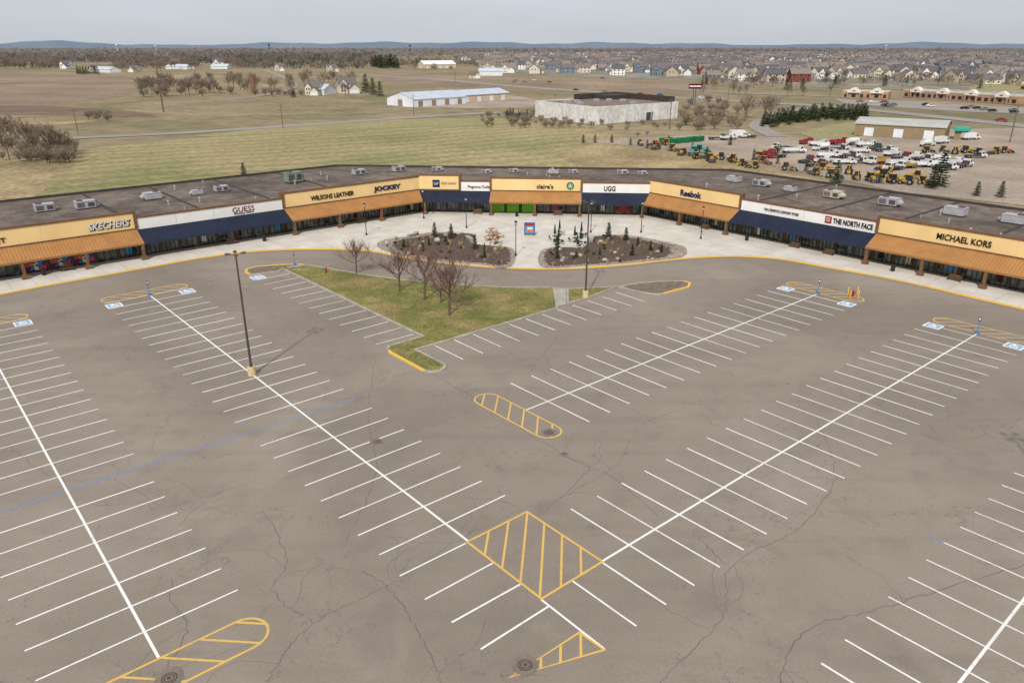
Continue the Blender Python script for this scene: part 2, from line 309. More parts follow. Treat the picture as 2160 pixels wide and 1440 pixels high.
def section(w,x0,x1,kind,top,m0=0,m1=0,cano=None,cols=(),posters=()):
    T=FR[w][2]; wm={'t':m_tan,'w':m_wstuc}[kind]; cano=cano or ('o' if kind=='t' else 'n')
    cm,rm=(m_cano,m_rib) if cano=='o' else (m_navy,m_navr)
    mb=MB(); mb.box(x0,x1,0,.34,4.3,top,0,T); mb.box(x0,x1,.343,.42,5.2,top-.003,1,T)
    n=int((x1-x0)/6)
    for i in range(1,n): x=x0+i*(x1-x0)/n; mb.box(x-.02,x+.02,-.004,-.001,4.65,top-.02,2,T)
    part('wall',mb,[wm,m_brown,m_lbase if kind=='t' else m_alu])
    mb=MB(); mb.box(x0-.05,x1+.05,-.12,.5,top+.002,top+.26,0,T)
    if kind=='t': mb.box(x0,x1,-.07,-.002,4.42,4.62,0,T)
    part('cornice',mb,[m_brown])
    mb=MB(); ya,yb,za,zb=-.01,-3.0,4.36,2.78
    a0,a1,b0,b1=x0,x1,x0+m0*2.99*.4142,x1-m1*2.99*.4142
    vs=[(a0,ya,za),(a1,ya,za),(b1,yb,zb),(b0,yb,zb),(a0,ya,za-.2),(a1,ya,za-.2),(b1,yb,zb-.24),(b0,yb,zb-.24)]
    mb.add(vs,[(3,2,1,0),(4,5,6,7),(3,7,6,2),(0,4,7,3),(1,2,6,5)],0,T)
    n=int((x1-x0)/.45)
    for i in range(1,n):
        x=x0+i*(x1-x0)/n; t=max(b0-x,x-b1,0)/(2.99*.4142) if (m0 or m1) else 0
        t=min(1,t); ye=yb*(1-t)+ya*t; ze=zb*(1-t)+za*t
        mb.add([(x-.02,ya,za+.003),(x+.02,ya,za+.003),(x+.02,ye,ze+.003),(x-.02,ye,ze+.003),(x-.012,ya,za+.04),(x+.012,ya,za+.04),(x+.012,ye,ze+.04),(x-.012,ye,ze+.04)],[(4,7,6,5),(0,3,7,4),(1,5,6,2),(3,2,6,7)],1,T)
    mb.box(b0,b1,yb-.06,yb-.002,zb-.26,zb+.02,1,T)
    part('canopy',mb,[cm,rm],label=('copper coloured' if cano=='o' else 'navy blue')+' standing seam metal canopy')
    mb=MB(); mb.box(x0,x1,.1,.34,0.0,4.29,0,T); mb.box(x0+(1.2 if m0 else 0),x1-(1.2 if m1 else 0),-2.9,0,2.5,2.54,0,T)
    part('wall',mb,[m_wallb],label='brown wall behind the shop windows')
    n=max(1,round((x1-x0)/3.1)); bw=(x1-x0)/n
    for i in range(n):
        a=x0+i*bw; b=a+bw; door=(i%4==2); mb=MB(); post=[p for p in posters if a<=p[0]<b]
        mb.box(a+.25,b-.25,.02,.098,.35 if not door else .14,2.95,0,T)
        zz=(2.35,) if door else (.35,2.35)
        for z in zz+(2.9,): mb.box(a+.2,b-.2,-.05,.018,z,z+.07,1,T)
        ng=4 if not door else 3
        for j in range(ng+1):
            x=a+.22+j*(bw-.44)/ng; mb.box(x-.035,x+.035,-.06,.016,.13,2.95,1,T)
        mats=[m_glass,m_frame]
        if not post and not door and R()<.45:
            mats+=[random.choice((m_pwh,m_ppk,m_pbl,m_lbase,m_alu,m_dred,m_unitd))]; x=U(a+.4,b-1.2); mb.box(x,x+U(.5,.8),.008,.016,U(.6,.9),U(1.7,2.2),2,T)
        if post:
            p=post[0]; mats+=p[1]
            k=len(p[1]); cx=a+.3; cw=(bw-.6)/5
            for j in range(5):
                for l in range(3):
                    mi=2+(j*2+l*3+(j*l))%k; z0=.5+l*.62
                    if k==1: mb.box(cx+j*cw,cx+(j+1)*cw-.06,-.075,-.062,z0-.3,z0+.3,2,T); continue
                    mb.add([(cx+j*cw,-.075,z0),(cx+(j+1)*cw,-.075,z0+(.3 if (j+l)%2 else 0)),(cx+(j+1)*cw,-.075,z0+.6),(cx+j*cw,-.075,z0+(.3 if (j+l)%2 else .6))],[(0,1,2,3)],mi,T)
        part('door' if door else 'window',mb,mats)
    for x in cols:
        mb=MB(); mb.box(x-.42,x+.42,-3.2,-2.36,.13,.75,0,T,tp=.06); mb.box(x-.2,x+.2,-2.98,-2.58,.75,2.56,0,T); part('column',mb,[m_brown])
def L(q): return q-QL0
m_pur=M('poster_purple',C(110,40,120)); m_por=M('poster_orange',C(230,110,50)); m_pbl=M('poster_blue',C(60,150,200)); m_ppk=M('poster_pink',C(220,70,120)); m_lime=M('lime',C(120,196,56)); m_pwh=M('poster_white',C(220,220,220))
cl=[m_pur,m_por,m_pbl,m_ppk,m_pwh]
posts=[(s_at('L',u,1.5),cl) for u in (62,92,125,160)]
section('L',0,L(31)-26,'w',6.3); section('L',L(31)-26,L(31),'t',7.0,cols=[L(6),L(14.4),L(22.7),L(31)-.3],posters=posts)
section('L',L(31),L(55.7),'w',6.15,cols=[])
section('L',L(55.7),L(84.6),'t',7.0,0,1,cols=[L(56.1),L(65.0),L(73.9)])
section('C',0,8.3,'t',7.3,1,0,cano='n',cols=[1.6]); section('C',8.3,14.5,'w',6.2,cols=[])
section('C',14.5,32.6,'t',6.9,cols=[14.8,23.5,32.3],posters=[(s_at('C',u,1.5),[m_lime]) for u in (1056,1085,1112)]); section('C',32.6,46,'w',6.2,0,1,cols=[44.5],posters=[(s_at('C',1322,1.5),[m_red,m_red,m_red,m_dred])])
def Rr(p): return 94.9-p
section('R',0,Rr(74.3),'t',6.9,1,0,cols=[Rr(85.1),Rr(74.9)]); section('R',Rr(74.3),Rr(49.9),'w',6.15)
section('R',Rr(49.9),Rr(24.5),'t',6.9,cols=[Rr(49.6),Rr(41.4),Rr(33),Rr(25)]); section('R',Rr(24.5),Rr(-30),'w',6.2)
for w,x,t in (('L',L(31),7.0),('L',L(55.7),7.0),('C',8.3,7.3),('C',14.5,6.9),('C',32.6,6.9),('R',Rr(74.3),6.9),('R',Rr(49.9),6.9)):
    mb=MB(); mb.box(x-.22,x+.22,-.16,.9,4.5,t+.3,0,FR[w][2]); part('pier',mb,[m_brown])
def unit(name,mt,sc=1):
    e=empty('rooftop_unit',(0,0,0),'grey metal air conditioning unit on gravel roof','air conditioner','air conditioning units along the flat roof')
    mb=MB(); mb.box(-1.5,1.5,-.95,.95,.25,1.35,0); mb.box(-1.55,1.55,-1.0,1.0,1.352,1.42,0); mb.box(-1.4,1.4,-.85,.85,0,.25,1)
    for i in range(6): mb.box(-1.35+i*.2,-1.22+i*.2,-.98,-.952,.4,1.2,1)
    mb.box(.3,1.3,-.975,-.953,.45,1.15,1)
    a=mk('housing',mb,[mt,m_unitd],e)
    mb=MB(); mb.cyl((-.75,0,1.42),(-.75,0,1.55),.55,.5,12,0); b=mk('fan_cover',mb,[m_unitd],e)
    mb=MB(); mb.add([(1.502,-.7,1.2),(2.1,-.7,.75),(2.1,.7,.75),(1.502,.7,1.2),(1.502,-.7,.5),(1.502,.7,.5),(2.1,-.7,.6),(2.1,.7,.6)],[(0,1,2,3),(0,4,6,1),(3,2,7,5),(1,6,7,2)],0); c=mk('vent_hood',mb,[mt],e)
    return e,[a,b,c]
ug=unit('u',m_unit); ugt=unit('u',m_unitt); ugg=unit('u',m_unitg)
ulist=[(95,446,.95,angL),(181,440,1.0,angL),(322,421,.95,angL),(416,411,.65,angL),(467,404,.8,angL),(757,369,.85,angL),(841,362,.85,angL),(922,361,.7,angC),(1025,366,.6,angC),(1083,364,.6,angC),(1168,367,.7,angC),(1208,366,.6,angC),(1312,368,.7,angC),(1354,369,.6,angC),(1548,384,.85,angR),(1605,393,.95,angR),(1667,404,.7,angR),(1875,434,1.05,angR),(2014,455,1.05,angR),(2138,472,1.05,angR)]
first=True
for u,v,s,a in ulist:
    X,Y=W(u,v,5.2)
    if first: ug[0].location=(X,Y,5.2); ug[0].rotation_euler=(0,0,a); ug[0].scale=(s,)*3; first=False
    else: clone(ug[0],ug[1],(X,Y,5.2),a+random.choice((0,math.pi)),s)
X,Y=W(1757,418,5.2); ugt[0].location=(X,Y,5.2); ugt[0].rotation_euler=(0,0,angR); ugt[0].scale=(1.0,)*3; ugt[0]['label']='beige metal air conditioning unit on gravel roof'
X,Y=W(620,386,5.2); ugg[0].location=(X,Y,5.2); ugg[0].rotation_euler=(0,0,angL); ugg[0].scale=(1.05,1.1,1.6); ugg[0]['label']='tall pale green air handling unit on roof'
e=empty('roof_vent',(0,0,0),'small metal vent pipe on gravel roof','vent','small vents scattered over the roof')
mb=MB(); mb.cyl((0,0,0),(0,0,.7),.12,.12,8); mb.cyl((0,0,.7),(0,0,.85),.22,.18,8); k=mk('pipe',mb,[m_unit],e); e.location=(*PQ(140,40),5.2)
for i in range(34):
    if i<14: pq=(U(131,160),U(5,84))
    elif i<19: pq=(U(108,125),U(108,118))
    else: pq=(U(15,95),U(121,146))
    clone(e,[k],(*PQ(*pq),5.2),0,U(.6,1.2))
# ---------------------------------------------------------------- ground
mb=MB(); n=64
mb.add([(14000*math.cos(2*math.pi*i/n),14000*math.sin(2*math.pi*i/n),-.24) for i in range(n)],[tuple(range(n))],0)
struct('ground',mb,[m_dry],'dry early spring farmland ground')
PZ=[-.225]
def patch(name,pts,z,m,lab=None,sm=3):
    p=[W(*a) for a in pts]
    if sm: p=smooth(p,sm,True)
    PZ[0]+=.006
    mb=MB(); mb.prism(p,PZ[0],PZ[0],0); return struct(name,mb,[m],lab)
patch('woodland_floor',[(-400,99.5),(2600,99.5),(2600,109),(1500,109),(1000,112),(800,122),(740,129),(400,127),(240,132),(-400,130)],0,m_wfloor,'brushy grey brown woodland floor',0)
patch('suburb_ground',[(960,112),(1500,109.5),(2600,109.5),(2600,196),(2200,190),(1760,180),(1480,172),(1250,163),(1030,150)],0,m_sfloor,'lawns and streets between houses',0)
patch('field',[(-200,380),(150,318),(330,298),(620,272),(900,252),(1050,248),(1190,262),(1250,300),(1360,345),(1330,420),(700,430),(-300,600)],0,m_field,'mown green and tan grass field')
patch('dry_grass',[(1190,258),(1300,285),(1420,315),(1560,345),(1900,410),(2250,460),(2250,520),(1500,420),(1350,400),(1215,345),(1170,322),(1235,308),(1240,290)],0,m_gold,'tall golden dry grass verge')
patch('dry_grass',[(-300,350),(0,340),(90,335),(160,345),(110,370),(60,420),(-300,520)],0,m_gold,'tall golden dry grass')
patch('dry_grass',[(-200,238),(0,236),(150,238),(260,243),(200,254),(70,268),(-200,285)],0,m_gold,'pale dry grass strip')
patch('plowed_field',[(-300,150),(0,149),(230,157),(300,170),(290,195),(180,213),(0,223),(-300,240)],0,m_plow,'harvested field with row stripes')
patch('plowed_field',[(-200,226),(0,222),(180,227),(330,243),(250,247),(120,243),(-200,240)],0,m_dark,'dark plowed soil strip')
patch('field',[(340,212),(560,202),(700,206),(900,224),(830,236),(600,243),(380,243),(230,226)],0,m_brownf,'brown grass field')
patch('field',[(430,150),(750,146),(900,152),(820,180),(700,172),(640,180)],0,m_brownf)
patch('field',[(820,152),(1000,154),(1200,164),(1460,178),(1500,198),(1250,192),(1090,188),(830,178)],0,m_plow)
patch('field',[(1090,200),(1430,215),(1600,235),(1500,262),(1440,262),(1120,240)],0,m_brownf)
patch('lawn',[(700,256),(900,250),(1060,252),(1060,262),(800,270),(500,285),(420,285)],0,m_green)
patch('gravel_yard',[(1228,298),(1340,291),(1480,284),(1640,288),(1790,288),(1990,272),(2160,270),(2500,285),(2500,500),(2160,432),(1900,404),(1600,342),(1420,316)],0,m_gravel,'brown gravel equipment yard',0)
patch('lawn',[(1690,278),(1790,258),(1830,265),(1800,288),(1730,290)],0,m_green)
patch('lawn',[(2060,180),(2200,180),(2200,200),(2060,194)],0,m_green)
patch('gravel_yard',[(1000,198),(1110,205),(1120,225),(960,228),(830,224),(880,215)],0,m_gravel)
patch('parking_lot',[(1760,207),(1880,212),(2000,220),(2300,232),(2300,244),(2050,236),(1900,227),(1780,218)],0,m_road,'distant shopping centre car park',0)
RZ=[-.085]
def road(pts,w,m=m_road):
    RZ[0]+=.007
    mb=MB(); mb.strip(smooth([W(*a) for a in pts],6),w,RZ[0],0); struct('road',mb,[m],'two lane country road')
road([(-200,306),(140,291),(400,279),(640,263),(800,252),(1010,239),(1120,236)],8)
road([(700,154),(900,166),(1100,183),(1280,196),(1430,206),(1600,216),(1750,224),(1900,238),(2300,280)],13)
road([(1400,186),(1600,198),(1850,206),(2300,222)],9)
road([(560,148),(620,175),(560,200),(300,222)],6)
road([(1640,288),(1600,262),(1660,235),(1740,224)],8)
road([(1050,155),(1250,161),(1480,172),(1760,184),(2200,196)],8)
mb=MB(); mb.prism([PQ(-90,-70),PQ(-90,120),PQ(126,116),PQ(126,-70)],-.15,0,0); struct('asphalt_car_park',mb,[m_asph],'worn grey brown asphalt car park')
# ---------------------------------------------------------------- markings
S=2.742; w0=.125
wm=MB(); ym=MB(); bm=MB()
def ln(mb,p0,q0,p1,q1,w=w0,z=.006): mb.strip([PQ(p0,q0),PQ(p1,q1)],w,z)
def lj(mb,p0,q0,p1,q1):
    j=lambda: U(-.06,.06); mb.strip([PQ(p0+j(),q0+j()),PQ(p1+j(),q1+j())],w0*U(.9,1.1),.006)
ZC=.011
ln(wm,34.3,25.45,105.4,25.75,.17,ZC)
for n in range(0,26):
    p=36.95+S*n
    if n==8: continue
    lj(wm,p,20.1,p,30.95)
for i,p in enumerate((34.2,31.4,28.7,26.0)): lj(wm,p,19.95,p,25.25)
ln(wm,26.75,25.3,21.5,25.25,.14,ZC)
ln(wm,37.1,6.1,105.4,6.1,.17,ZC)
for n in range(1,26):
    if n==8: continue
    lj(wm,36.95+S*n,.6,36.95+S*n,11.55)
ln(bm,58.95,-4,59.05,11.5,.14); ln(bm,59.05,11.5,59.0,30.9,.12); ln(bm,13.1,49.88,14.0,49.88,.1)
ln(wm,37.1,-13.4,105.4,-13.4,.17,ZC)
for n in range(1,26): lj(wm,36.95+S*n,-18.9,36.95+S*n,-7.9)
Q0=44.42
ln(wm,46.5,41.65,46.8,95.1,.17,ZC)
for n in range(0,19): lj(wm,41.1,Q0+S*n,52.0,Q0+S*n)
ln(wm,26.85,30.8,26.85,95.1,.17,ZC)
for n in range(-4,19): lj(wm,21.5,Q0+S*n,32.4,Q0+S*n)
for q in (30.71,27.97): lj(wm,21.5,q,26.8,q)
ln(wm,7.6,30,7.6,95.1,.17,ZC)
for n in range(-5,19): lj(wm,2.1,Q0+S*n,13.1,Q0+S*n)
for n in range(12,25): lj(wm,36.95+S*n,39.6,36.95+S*n,44.7)
for n in range(0,12): lj(wm,60.0,Q0+S*n,65.2,Q0+S*n)
ln(wm,105.4,39.6,105.4,44.7)
struct('white_parking_lines',wm,[m_white])
def inside_stad(p,q,p0,p1,q0,q1):
    if p1-p0>q1-q0:
        r=(q1-q0)/2; c=(q0+q1)/2; pc=min(max(p,p0+r),p1-r); return math.hypot(p-pc,q-c)<r
    r=(p1-p0)/2; c=(p0+p1)/2; qc=min(max(q,q0+r),q1-r); return math.hypot(p-c,q-qc)<r
def hatch(ins,cs,sgn,z=.006):
    for c in cs:
        a=None;b=None
        for i in range(-4000,4000):
            p=i*.03; q=sgn*(p-c)
            if ins(p,q):
                if a is None: a=(p,q)
                b=(p,q)
        if a: ln(ym,a[0],a[1],b[0],b[1],.15,z)
def stadium(p0,p1,q0,q1,sgn,step=1.75):
    pts=[]
    if p1-p0>q1-q0:
        r=(q1-q0)/2;c=(q0+q1)/2
        for i in range(13): t=math.pi*i/12-math.pi/2; pts.append((p1-r+r*math.cos(t),c+r*math.sin(t)))
        for i in range(13): t=math.pi*i/12+math.pi/2; pts.append((p0+r+r*math.cos(t),c+r*math.sin(t)))
    else:
        r=(p1-p0)/2;c=(p0+p1)/2
        for i in range(13): t=math.pi*i/12; pts.append((c+r*math.cos(t),q1-r+r*math.sin(t)))
        for i in range(13): t=math.pi*i/12+math.pi; pts.append((c+r*math.cos(t),q0+r+r*math.sin(t)))
    ym.strip([PQ(*a) for a in pts],.16,ZC,0,True)
    lo=min(a-sgn*b for a in (p0,p1) for b in (q0,q1)); hi=max(a-sgn*b for a in (p0,p1) for b in (q0,q1))
    cs=[];x=lo+1.9
    while x<hi-1: cs.append(x); x+=step
    hatch(lambda p,q:inside_stad(p,q,p0,p1,q0,q1),cs,sgn)
stadium(41.0,51.8,39.05,41.55,1,1.9); stadium(34.4,37.0,.6,11.7,-1,2.1); stadium(105.6,108.2,20.1,31.1,-1); stadium(105.6,108.2,.6,11.6,-1)
stadium(41.3,52.2,95.3,97.9,-1); stadium(21.3,32.3,95.3,97.9,-1); stadium(2.1,13,95.3,97.9,-1)
ym.strip([PQ(34.25,25.35),PQ(34.25,30.8),PQ(26.8,30.8),PQ(26.8,25.35)],.17,.016,0,True)
hatch(lambda p,q:26.8<p<34.2 and 25.4<q<30.75,[7,5.2,3.4,1.6,-.2,-2],1)
ym.strip([PQ(23.3,25.1),PQ(21.45,25.2),PQ(23.4,19.9)],.14,.016,0,True)
def intri(p,q):
    return q<25.1 and p<23.35 and p>23.4-(q-19.9)*(1.95/5.3)
hatch(intri,[-1.9,-.3,1.2,2.5],1)
struct('yellow_hatched_markings',ym,[m_yel]); struct('blue_painted_line',bm,[m_blue])
def ada(p,q,rot):
    mb=MB(); X,Y=PQ(p,q); T=Matrix.Translation((X,Y,0))@Matrix.Rotation(rot,4,'Z')
    def fl(x0,x1,y0,y1,z,m): mb.add([(x0,y0,z),(x1,y0,z),(x1,y1,z),(x0,y1,z)],[(0,1,2,3)],m,T)
    fl(-.95,.95,-.95,.95,.012,0); fl(-.76,.76,-.76,.76,.017,1)
    def disc(cx,cy,r,z,m,n=12): mb.add([(cx+r*math.cos(2*math.pi*i/n),cy+r*math.sin(2*math.pi*i/n),z) for i in range(n)],[tuple(range(n))],m,T)
    disc(-.05,-.15,.44,.022,0); disc(-.05,-.15,.26,.027,1); disc(-.12,.55,.15,.022,0)
    fl(-.22,0,-.1,.42,.031,0); fl(-.22,.35,-.12,.05,.034,0); fl(.22,.4,-.55,0,.037,0); fl(.3,.6,-.62,-.46,.04,0); fl(-.15,.3,.14,.26,.034,0)
    struct('accessible_parking_marking',mb,[m_white,m_adab],'painted blue and white wheelchair parking symbol')
for p,q,r in ((103.9,20.9,0),(103.9,30.2,0),(103.9,10.6,0),(103.9,40.3,0)): ada(p,q,angL)
for p,q in ((50.9,93.8),(42.1,93.8),(31.3,93.8),(22.6,93.8)): ada(p,q,angR)
mb=MB()
cr=[[(880,770),(1000,840),(1190,960),(1290,1005),(1390,1090)],[(1720,880),(1762,1000),(1690,1110),(1545,1190),(1525,1300),(1390,1440)],[(930,1440),(905,1370),(830,1250),(765,1205)],[(870,1210),(760,1262),(640,1330),(560,1440)],[(790,760),(778,880),(792,1000),(730,1140)],[(380,620),(450,604),(560,598)],[(1440,860),(1350,900),(1300,980),(1180,1050)],[(0,690),(90,720)],[(560,1080),(606,1180),(575,1240),(640,1300)],[(2160,880),(2020,930),(1900,900)],[(1180,800),(1150,740),(1230,700),(1330,690)],[(330,1440),(395,1330),(375,1290)],[(600,690),(700,676),(790,690)],[(1640,1440),(1700,1330),(1900,1270),(2160,1190)],[(1100,1075),(985,1130),(860,1205)],[(1180,960),(1240,990),(1130,1090)],[(20,940),(120,1010),(230,1010),(330,1060)],[(1460,1120),(1530,1190)],[(420,1050),(520,1020)]]
for c in cr:
    pts=[W(*a) for a in c]; pts=smooth(pts,14); pts=[(x+U(-.13,.13),y+U(-.13,.13)) for x,y in pts]
    mb.strip(pts,U(.035,.06),.0035)
    for k in range(3):
        i=random.randrange(len(pts)-2); x,y=pts[i]; a=U(0,6.28); br=[(x,y)]
        for j in range(9): a+=U(-.5,.5); x+=.55*math.cos(a); y+=.55*math.sin(a); br.append((x,y))
        mb.strip(br,.03,.0036+k*.0003)
struct('pavement_crack',mb,[m_crack],'meandering dark asphalt cracks')
for (u,v,r) in ((1158,912,.42),(357,1430,.42),(1108,1402,.42),(795,931,.33),(1190,957,.2)):
    X,Y=W(u,v); mb=MB(); n=18
    mb.add([(X+(r*1.75+U(-.1,.12))*math.cos(2*math.pi*i/n),Y+(r*1.75+U(-.1,.12))*math.sin(2*math.pi*i/n),.017) for i in range(n)],[tuple(range(n))],0)
    mb.cyl((X,Y,.018),(X,Y,.03),r,r,20,1); mb.cyl((X,Y,.03),(X,Y,.034),r*.8,r*.8,20,0)
    for i in range(3): mb.cyl((X,Y,.034+i*.002),(X,Y,.036+i*.002),r*(.7-.2*i),r*(.7-.2*i),18,1 if i%2==0 else 0)
    mk('manhole_cover',mb,[m_patch,m_man],label='round iron manhole cover in cracked asphalt patch',category='manhole cover',group='manhole covers in the car park')
# ---------------------------------------------------------------- plaza
kp=[(-240,668),(-120,644),(0,622),(100,603),(200,585),(300,567),(400,549),(450,541),(520,532),(600,527),(700,526),(780,530),(840,541),(900,551),(1000,561),(1110,567),(1220,566),(1330,558),(1400,550),(1480,543),(1560,541),(1640,546),(1700,556),(1760,567),(1850,583),(1950,604),(2050,628),(2160,653),(2300,688),(2500,740)]
kw=smooth([W(*a) for a in kp],4)
mb=MB(); pl=kw+[PQ(8,117.2),PQ(94.9,117.2),PQ(127.5,84.6),PQ(127.5,-15)]
mb.prism(pl,0,.13,0); struct('pavement',mb,[m_conc],'pale concrete plaza and walkway')
mb=MB(); mb.strip(kw,.4,.15,0,False,0); struct('kerb',mb,[m_kerby],'yellow painted kerb along the walkway')
mb=MB(); mb.strip([(x+0.0,y-.75) for x,y in kw],.4,.005,0); struct('gutter',mb,[m_patch],'darker asphalt strip along kerb')
bedL=[(795,517),(815,507),(870,499),(915,492),(985,493),(998,500),(990,514),(1040,521),(1084,528),(1077,565),(1010,560),(950,555),(880,546),(835,538),(805,528)]
bedR=[(1147,527),(1230,523),(1243,510),(1250,500),(1310,497),(1350,502),(1395,510),(1438,520),(1449,532),(1436,545),(1380,552),(1300,559),(1220,564),(1142,565)]
m_st=M('stone_mulch',C(166,153,141),C(128,116,106),1.2,fine=6)
bL=smooth([W(*a) for a in bedL],4,True); bR=smooth([W(*a) for a in bedR],4,True)
def shrink(P,f,dx=0):
    cx=sum(a for a,b in P)/len(P);cy=sum(b for a,b in P)/len(P); return [(cx+dx+(a-cx)*f,cy+(b-cy)*(f+.06)) for a,b in P]
for P,nm,dx in ((bL,'left',1.0),(bR,'right',-1.0)):
    mb=MB(); mb.prism(P,.13,.17,1); mb.prism(shrink(P,.86,dx),.17,.21,0)
    struct('planting_bed',mb,[m_mulch,m_st],'brown mulch planting bed edged with stones')
def inpoly(x,y,P):
    c=False;j=len(P)-1
    for i in range(len(P)):
        if (P[i][1]>y)!=(P[j][1]>y) and x<(P[j][0]-P[i][0])*(y-P[i][1])/(P[j][1]-P[i][1])+P[i][0]: c=not c
        j=i
    return c
for P,dx in ((bL,1.0),(bR,-1.0)):
    mb=MB(); Q=shrink(P,.84,dx); xs=[a for a,b in P]; ys=[b for a,b in P]; k=0
    while k<700:
        x=U(min(xs),max(xs)); y=U(min(ys),max(ys))
        if inpoly(x,y,P) and not inpoly(x,y,Q): mb.ball((x,y,.18),U(.06,.19),0,.2,.7,5,3); k+=1
    mk('river_stones',mb,[m_riv],kind='stuff',label='pale river stones around the planting bed',category='stones')
def island(pts,fill,lab,yk=None):
    P=[W(*a) for a in pts]; mb=MB(); mb.prism(P,0,.13,0); struct('traffic_island',mb,[fill],lab)
    mb=MB(); mb.strip(P,.3,.15,0,True,0); struct('kerb',mb,[m_kerb],'concrete kerb around the island')
    if yk:
        mb=MB(); mb.strip([W(*a) for a in yk],.34,.157,0,False,.002); struct('kerb',mb,[m_kerby],'yellow painted kerb end')
def pqpx(p,q): return PX(*PQ(p,q))
i1=[pqpx(105.8,45.0),pqpx(68.3,45.0),pqpx(68.3,40.4),pqpx(67.6,39.7),pqpx(66.6,39.5),pqpx(59.8,39.5),pqpx(59.2,40),pqpx(59.0,40.8),pqpx(59.3,41.6),pqpx(60,42),pqpx(65.5,42),pqpx(65.5,63.8),(1168,608),(1080,608),(1000,604),(920,598),(850,592),(790,584),(730,574),(680,565),(650,560)]
island(i1,m_lawn,'grassy landscaped island',[pqpx(67.0,39.6),pqpx(66.5,39.45),pqpx(60,39.45)])
i2=[(1197,611),(1240,609),(1302,605),(1262,620),(1236,630),(1198,640)]
island(i2,m_lawn,'small grass triangle island')
i3=[(1306,606),(1345,599),(1395,595),(1440,594),(1455,598),(1452,606),(1425,613),(1400,620),(1385,622),(1350,617)]
island(i3,m_dmulch,'mulched parking island tip',[(1440,594),(1455,598),(1452,606),(1425,613),(1400,620)])
i4=[(519,575),(521,569),(540,564),(590,560),(640,559),(606,565),(588,573),(545,578),(527,580)]
island(i4,m_dmulch,'mulched parking island tip',[(640,559),(590,560),(540,564),(521,569),(519,575),(527,580)])
mb=MB(); mb.prism([W(*a) for a in [(1171,608),(1194,610),(1195,642),(1171,650)]],0,.10,0); struct('path',mb,[m_kerb],'concrete footpath across island')
# ---------------------------------------------------------------- lamps
def biglamp():
    e=empty('street_lamp',(0,0,0),'tall dark car park light pole with four heads','street lamp','tall car park light poles')
    mb=MB(); mb.cyl((0,0,0),(0,0,.95),.42,.38,14,0); ks=[mk('base',mb,[m_lbase],e)]
    mb=MB(); mb.cyl((0,0,.95),(0,0,12.7),.13,.075,10,0); mb.cyl((0,0,.95),(0,0,1.02),.22,.22,10,0); ks.append(mk('pole',mb,[m_pole],e))
    for i in range(4):
        T=Matrix.Rotation(i*math.pi/2+.4,4,'Z'); mb=MB(); mb.cyl((0,0,12.6),(.6,0,12.8),.035,.035,6,0,T); mb.box(.5,1.0,-.18,.18,12.72,12.86,0,T,tp=.04); mb.box(.56,.94,-.13,.13,12.705,12.718,1,T)
        ks.append(mk('lamp_head',mb,[m_pole,m_lens],e))
    return e,ks
e,ks=biglamp(); e.location=(*W(532,790),0)
clone(e,ks,(*W(1235,628),.1),.5); clone(e,ks,(*PQ(7.7,59.2),0),.3,1,'tall dark light pole casting a shadow')
def smalllamp():
    e=empty('street_lamp',(0,0,0),'slim black plaza lamp post with square lantern','street lamp','slim lamp posts on the plaza')
    mb=MB(); mb.cyl((0,0,0),(0,0,.35),.2,.14,10,0); mb.cyl((0,0,.35),(0,0,5.0),.075,.05,8,0); ks=[mk('pole',mb,[m_black],e)]
    mb=MB(); mb.cyl((0,0,5.0),(0,0,5.1),.1,.22,8,0); mb.cyl((0,0,5.1),(0,0,5.45),.17,.24,8,1); mb.cyl((0,0,5.45),(0,0,5.7),.3,.06,8,0); ks.append(mk('lantern',mb,[m_black,m_lens],e))
    return e,ks
e,ks=smalllamp(); e.location=(*W(773,497),.13)
for u,v,s in ((894,462,1),(984,482,1),(1088,541,1),(1352,492,1),(1478,505,1.0),(1246,492,1)): clone(e,ks,(*W(u,v),.13),0,s)
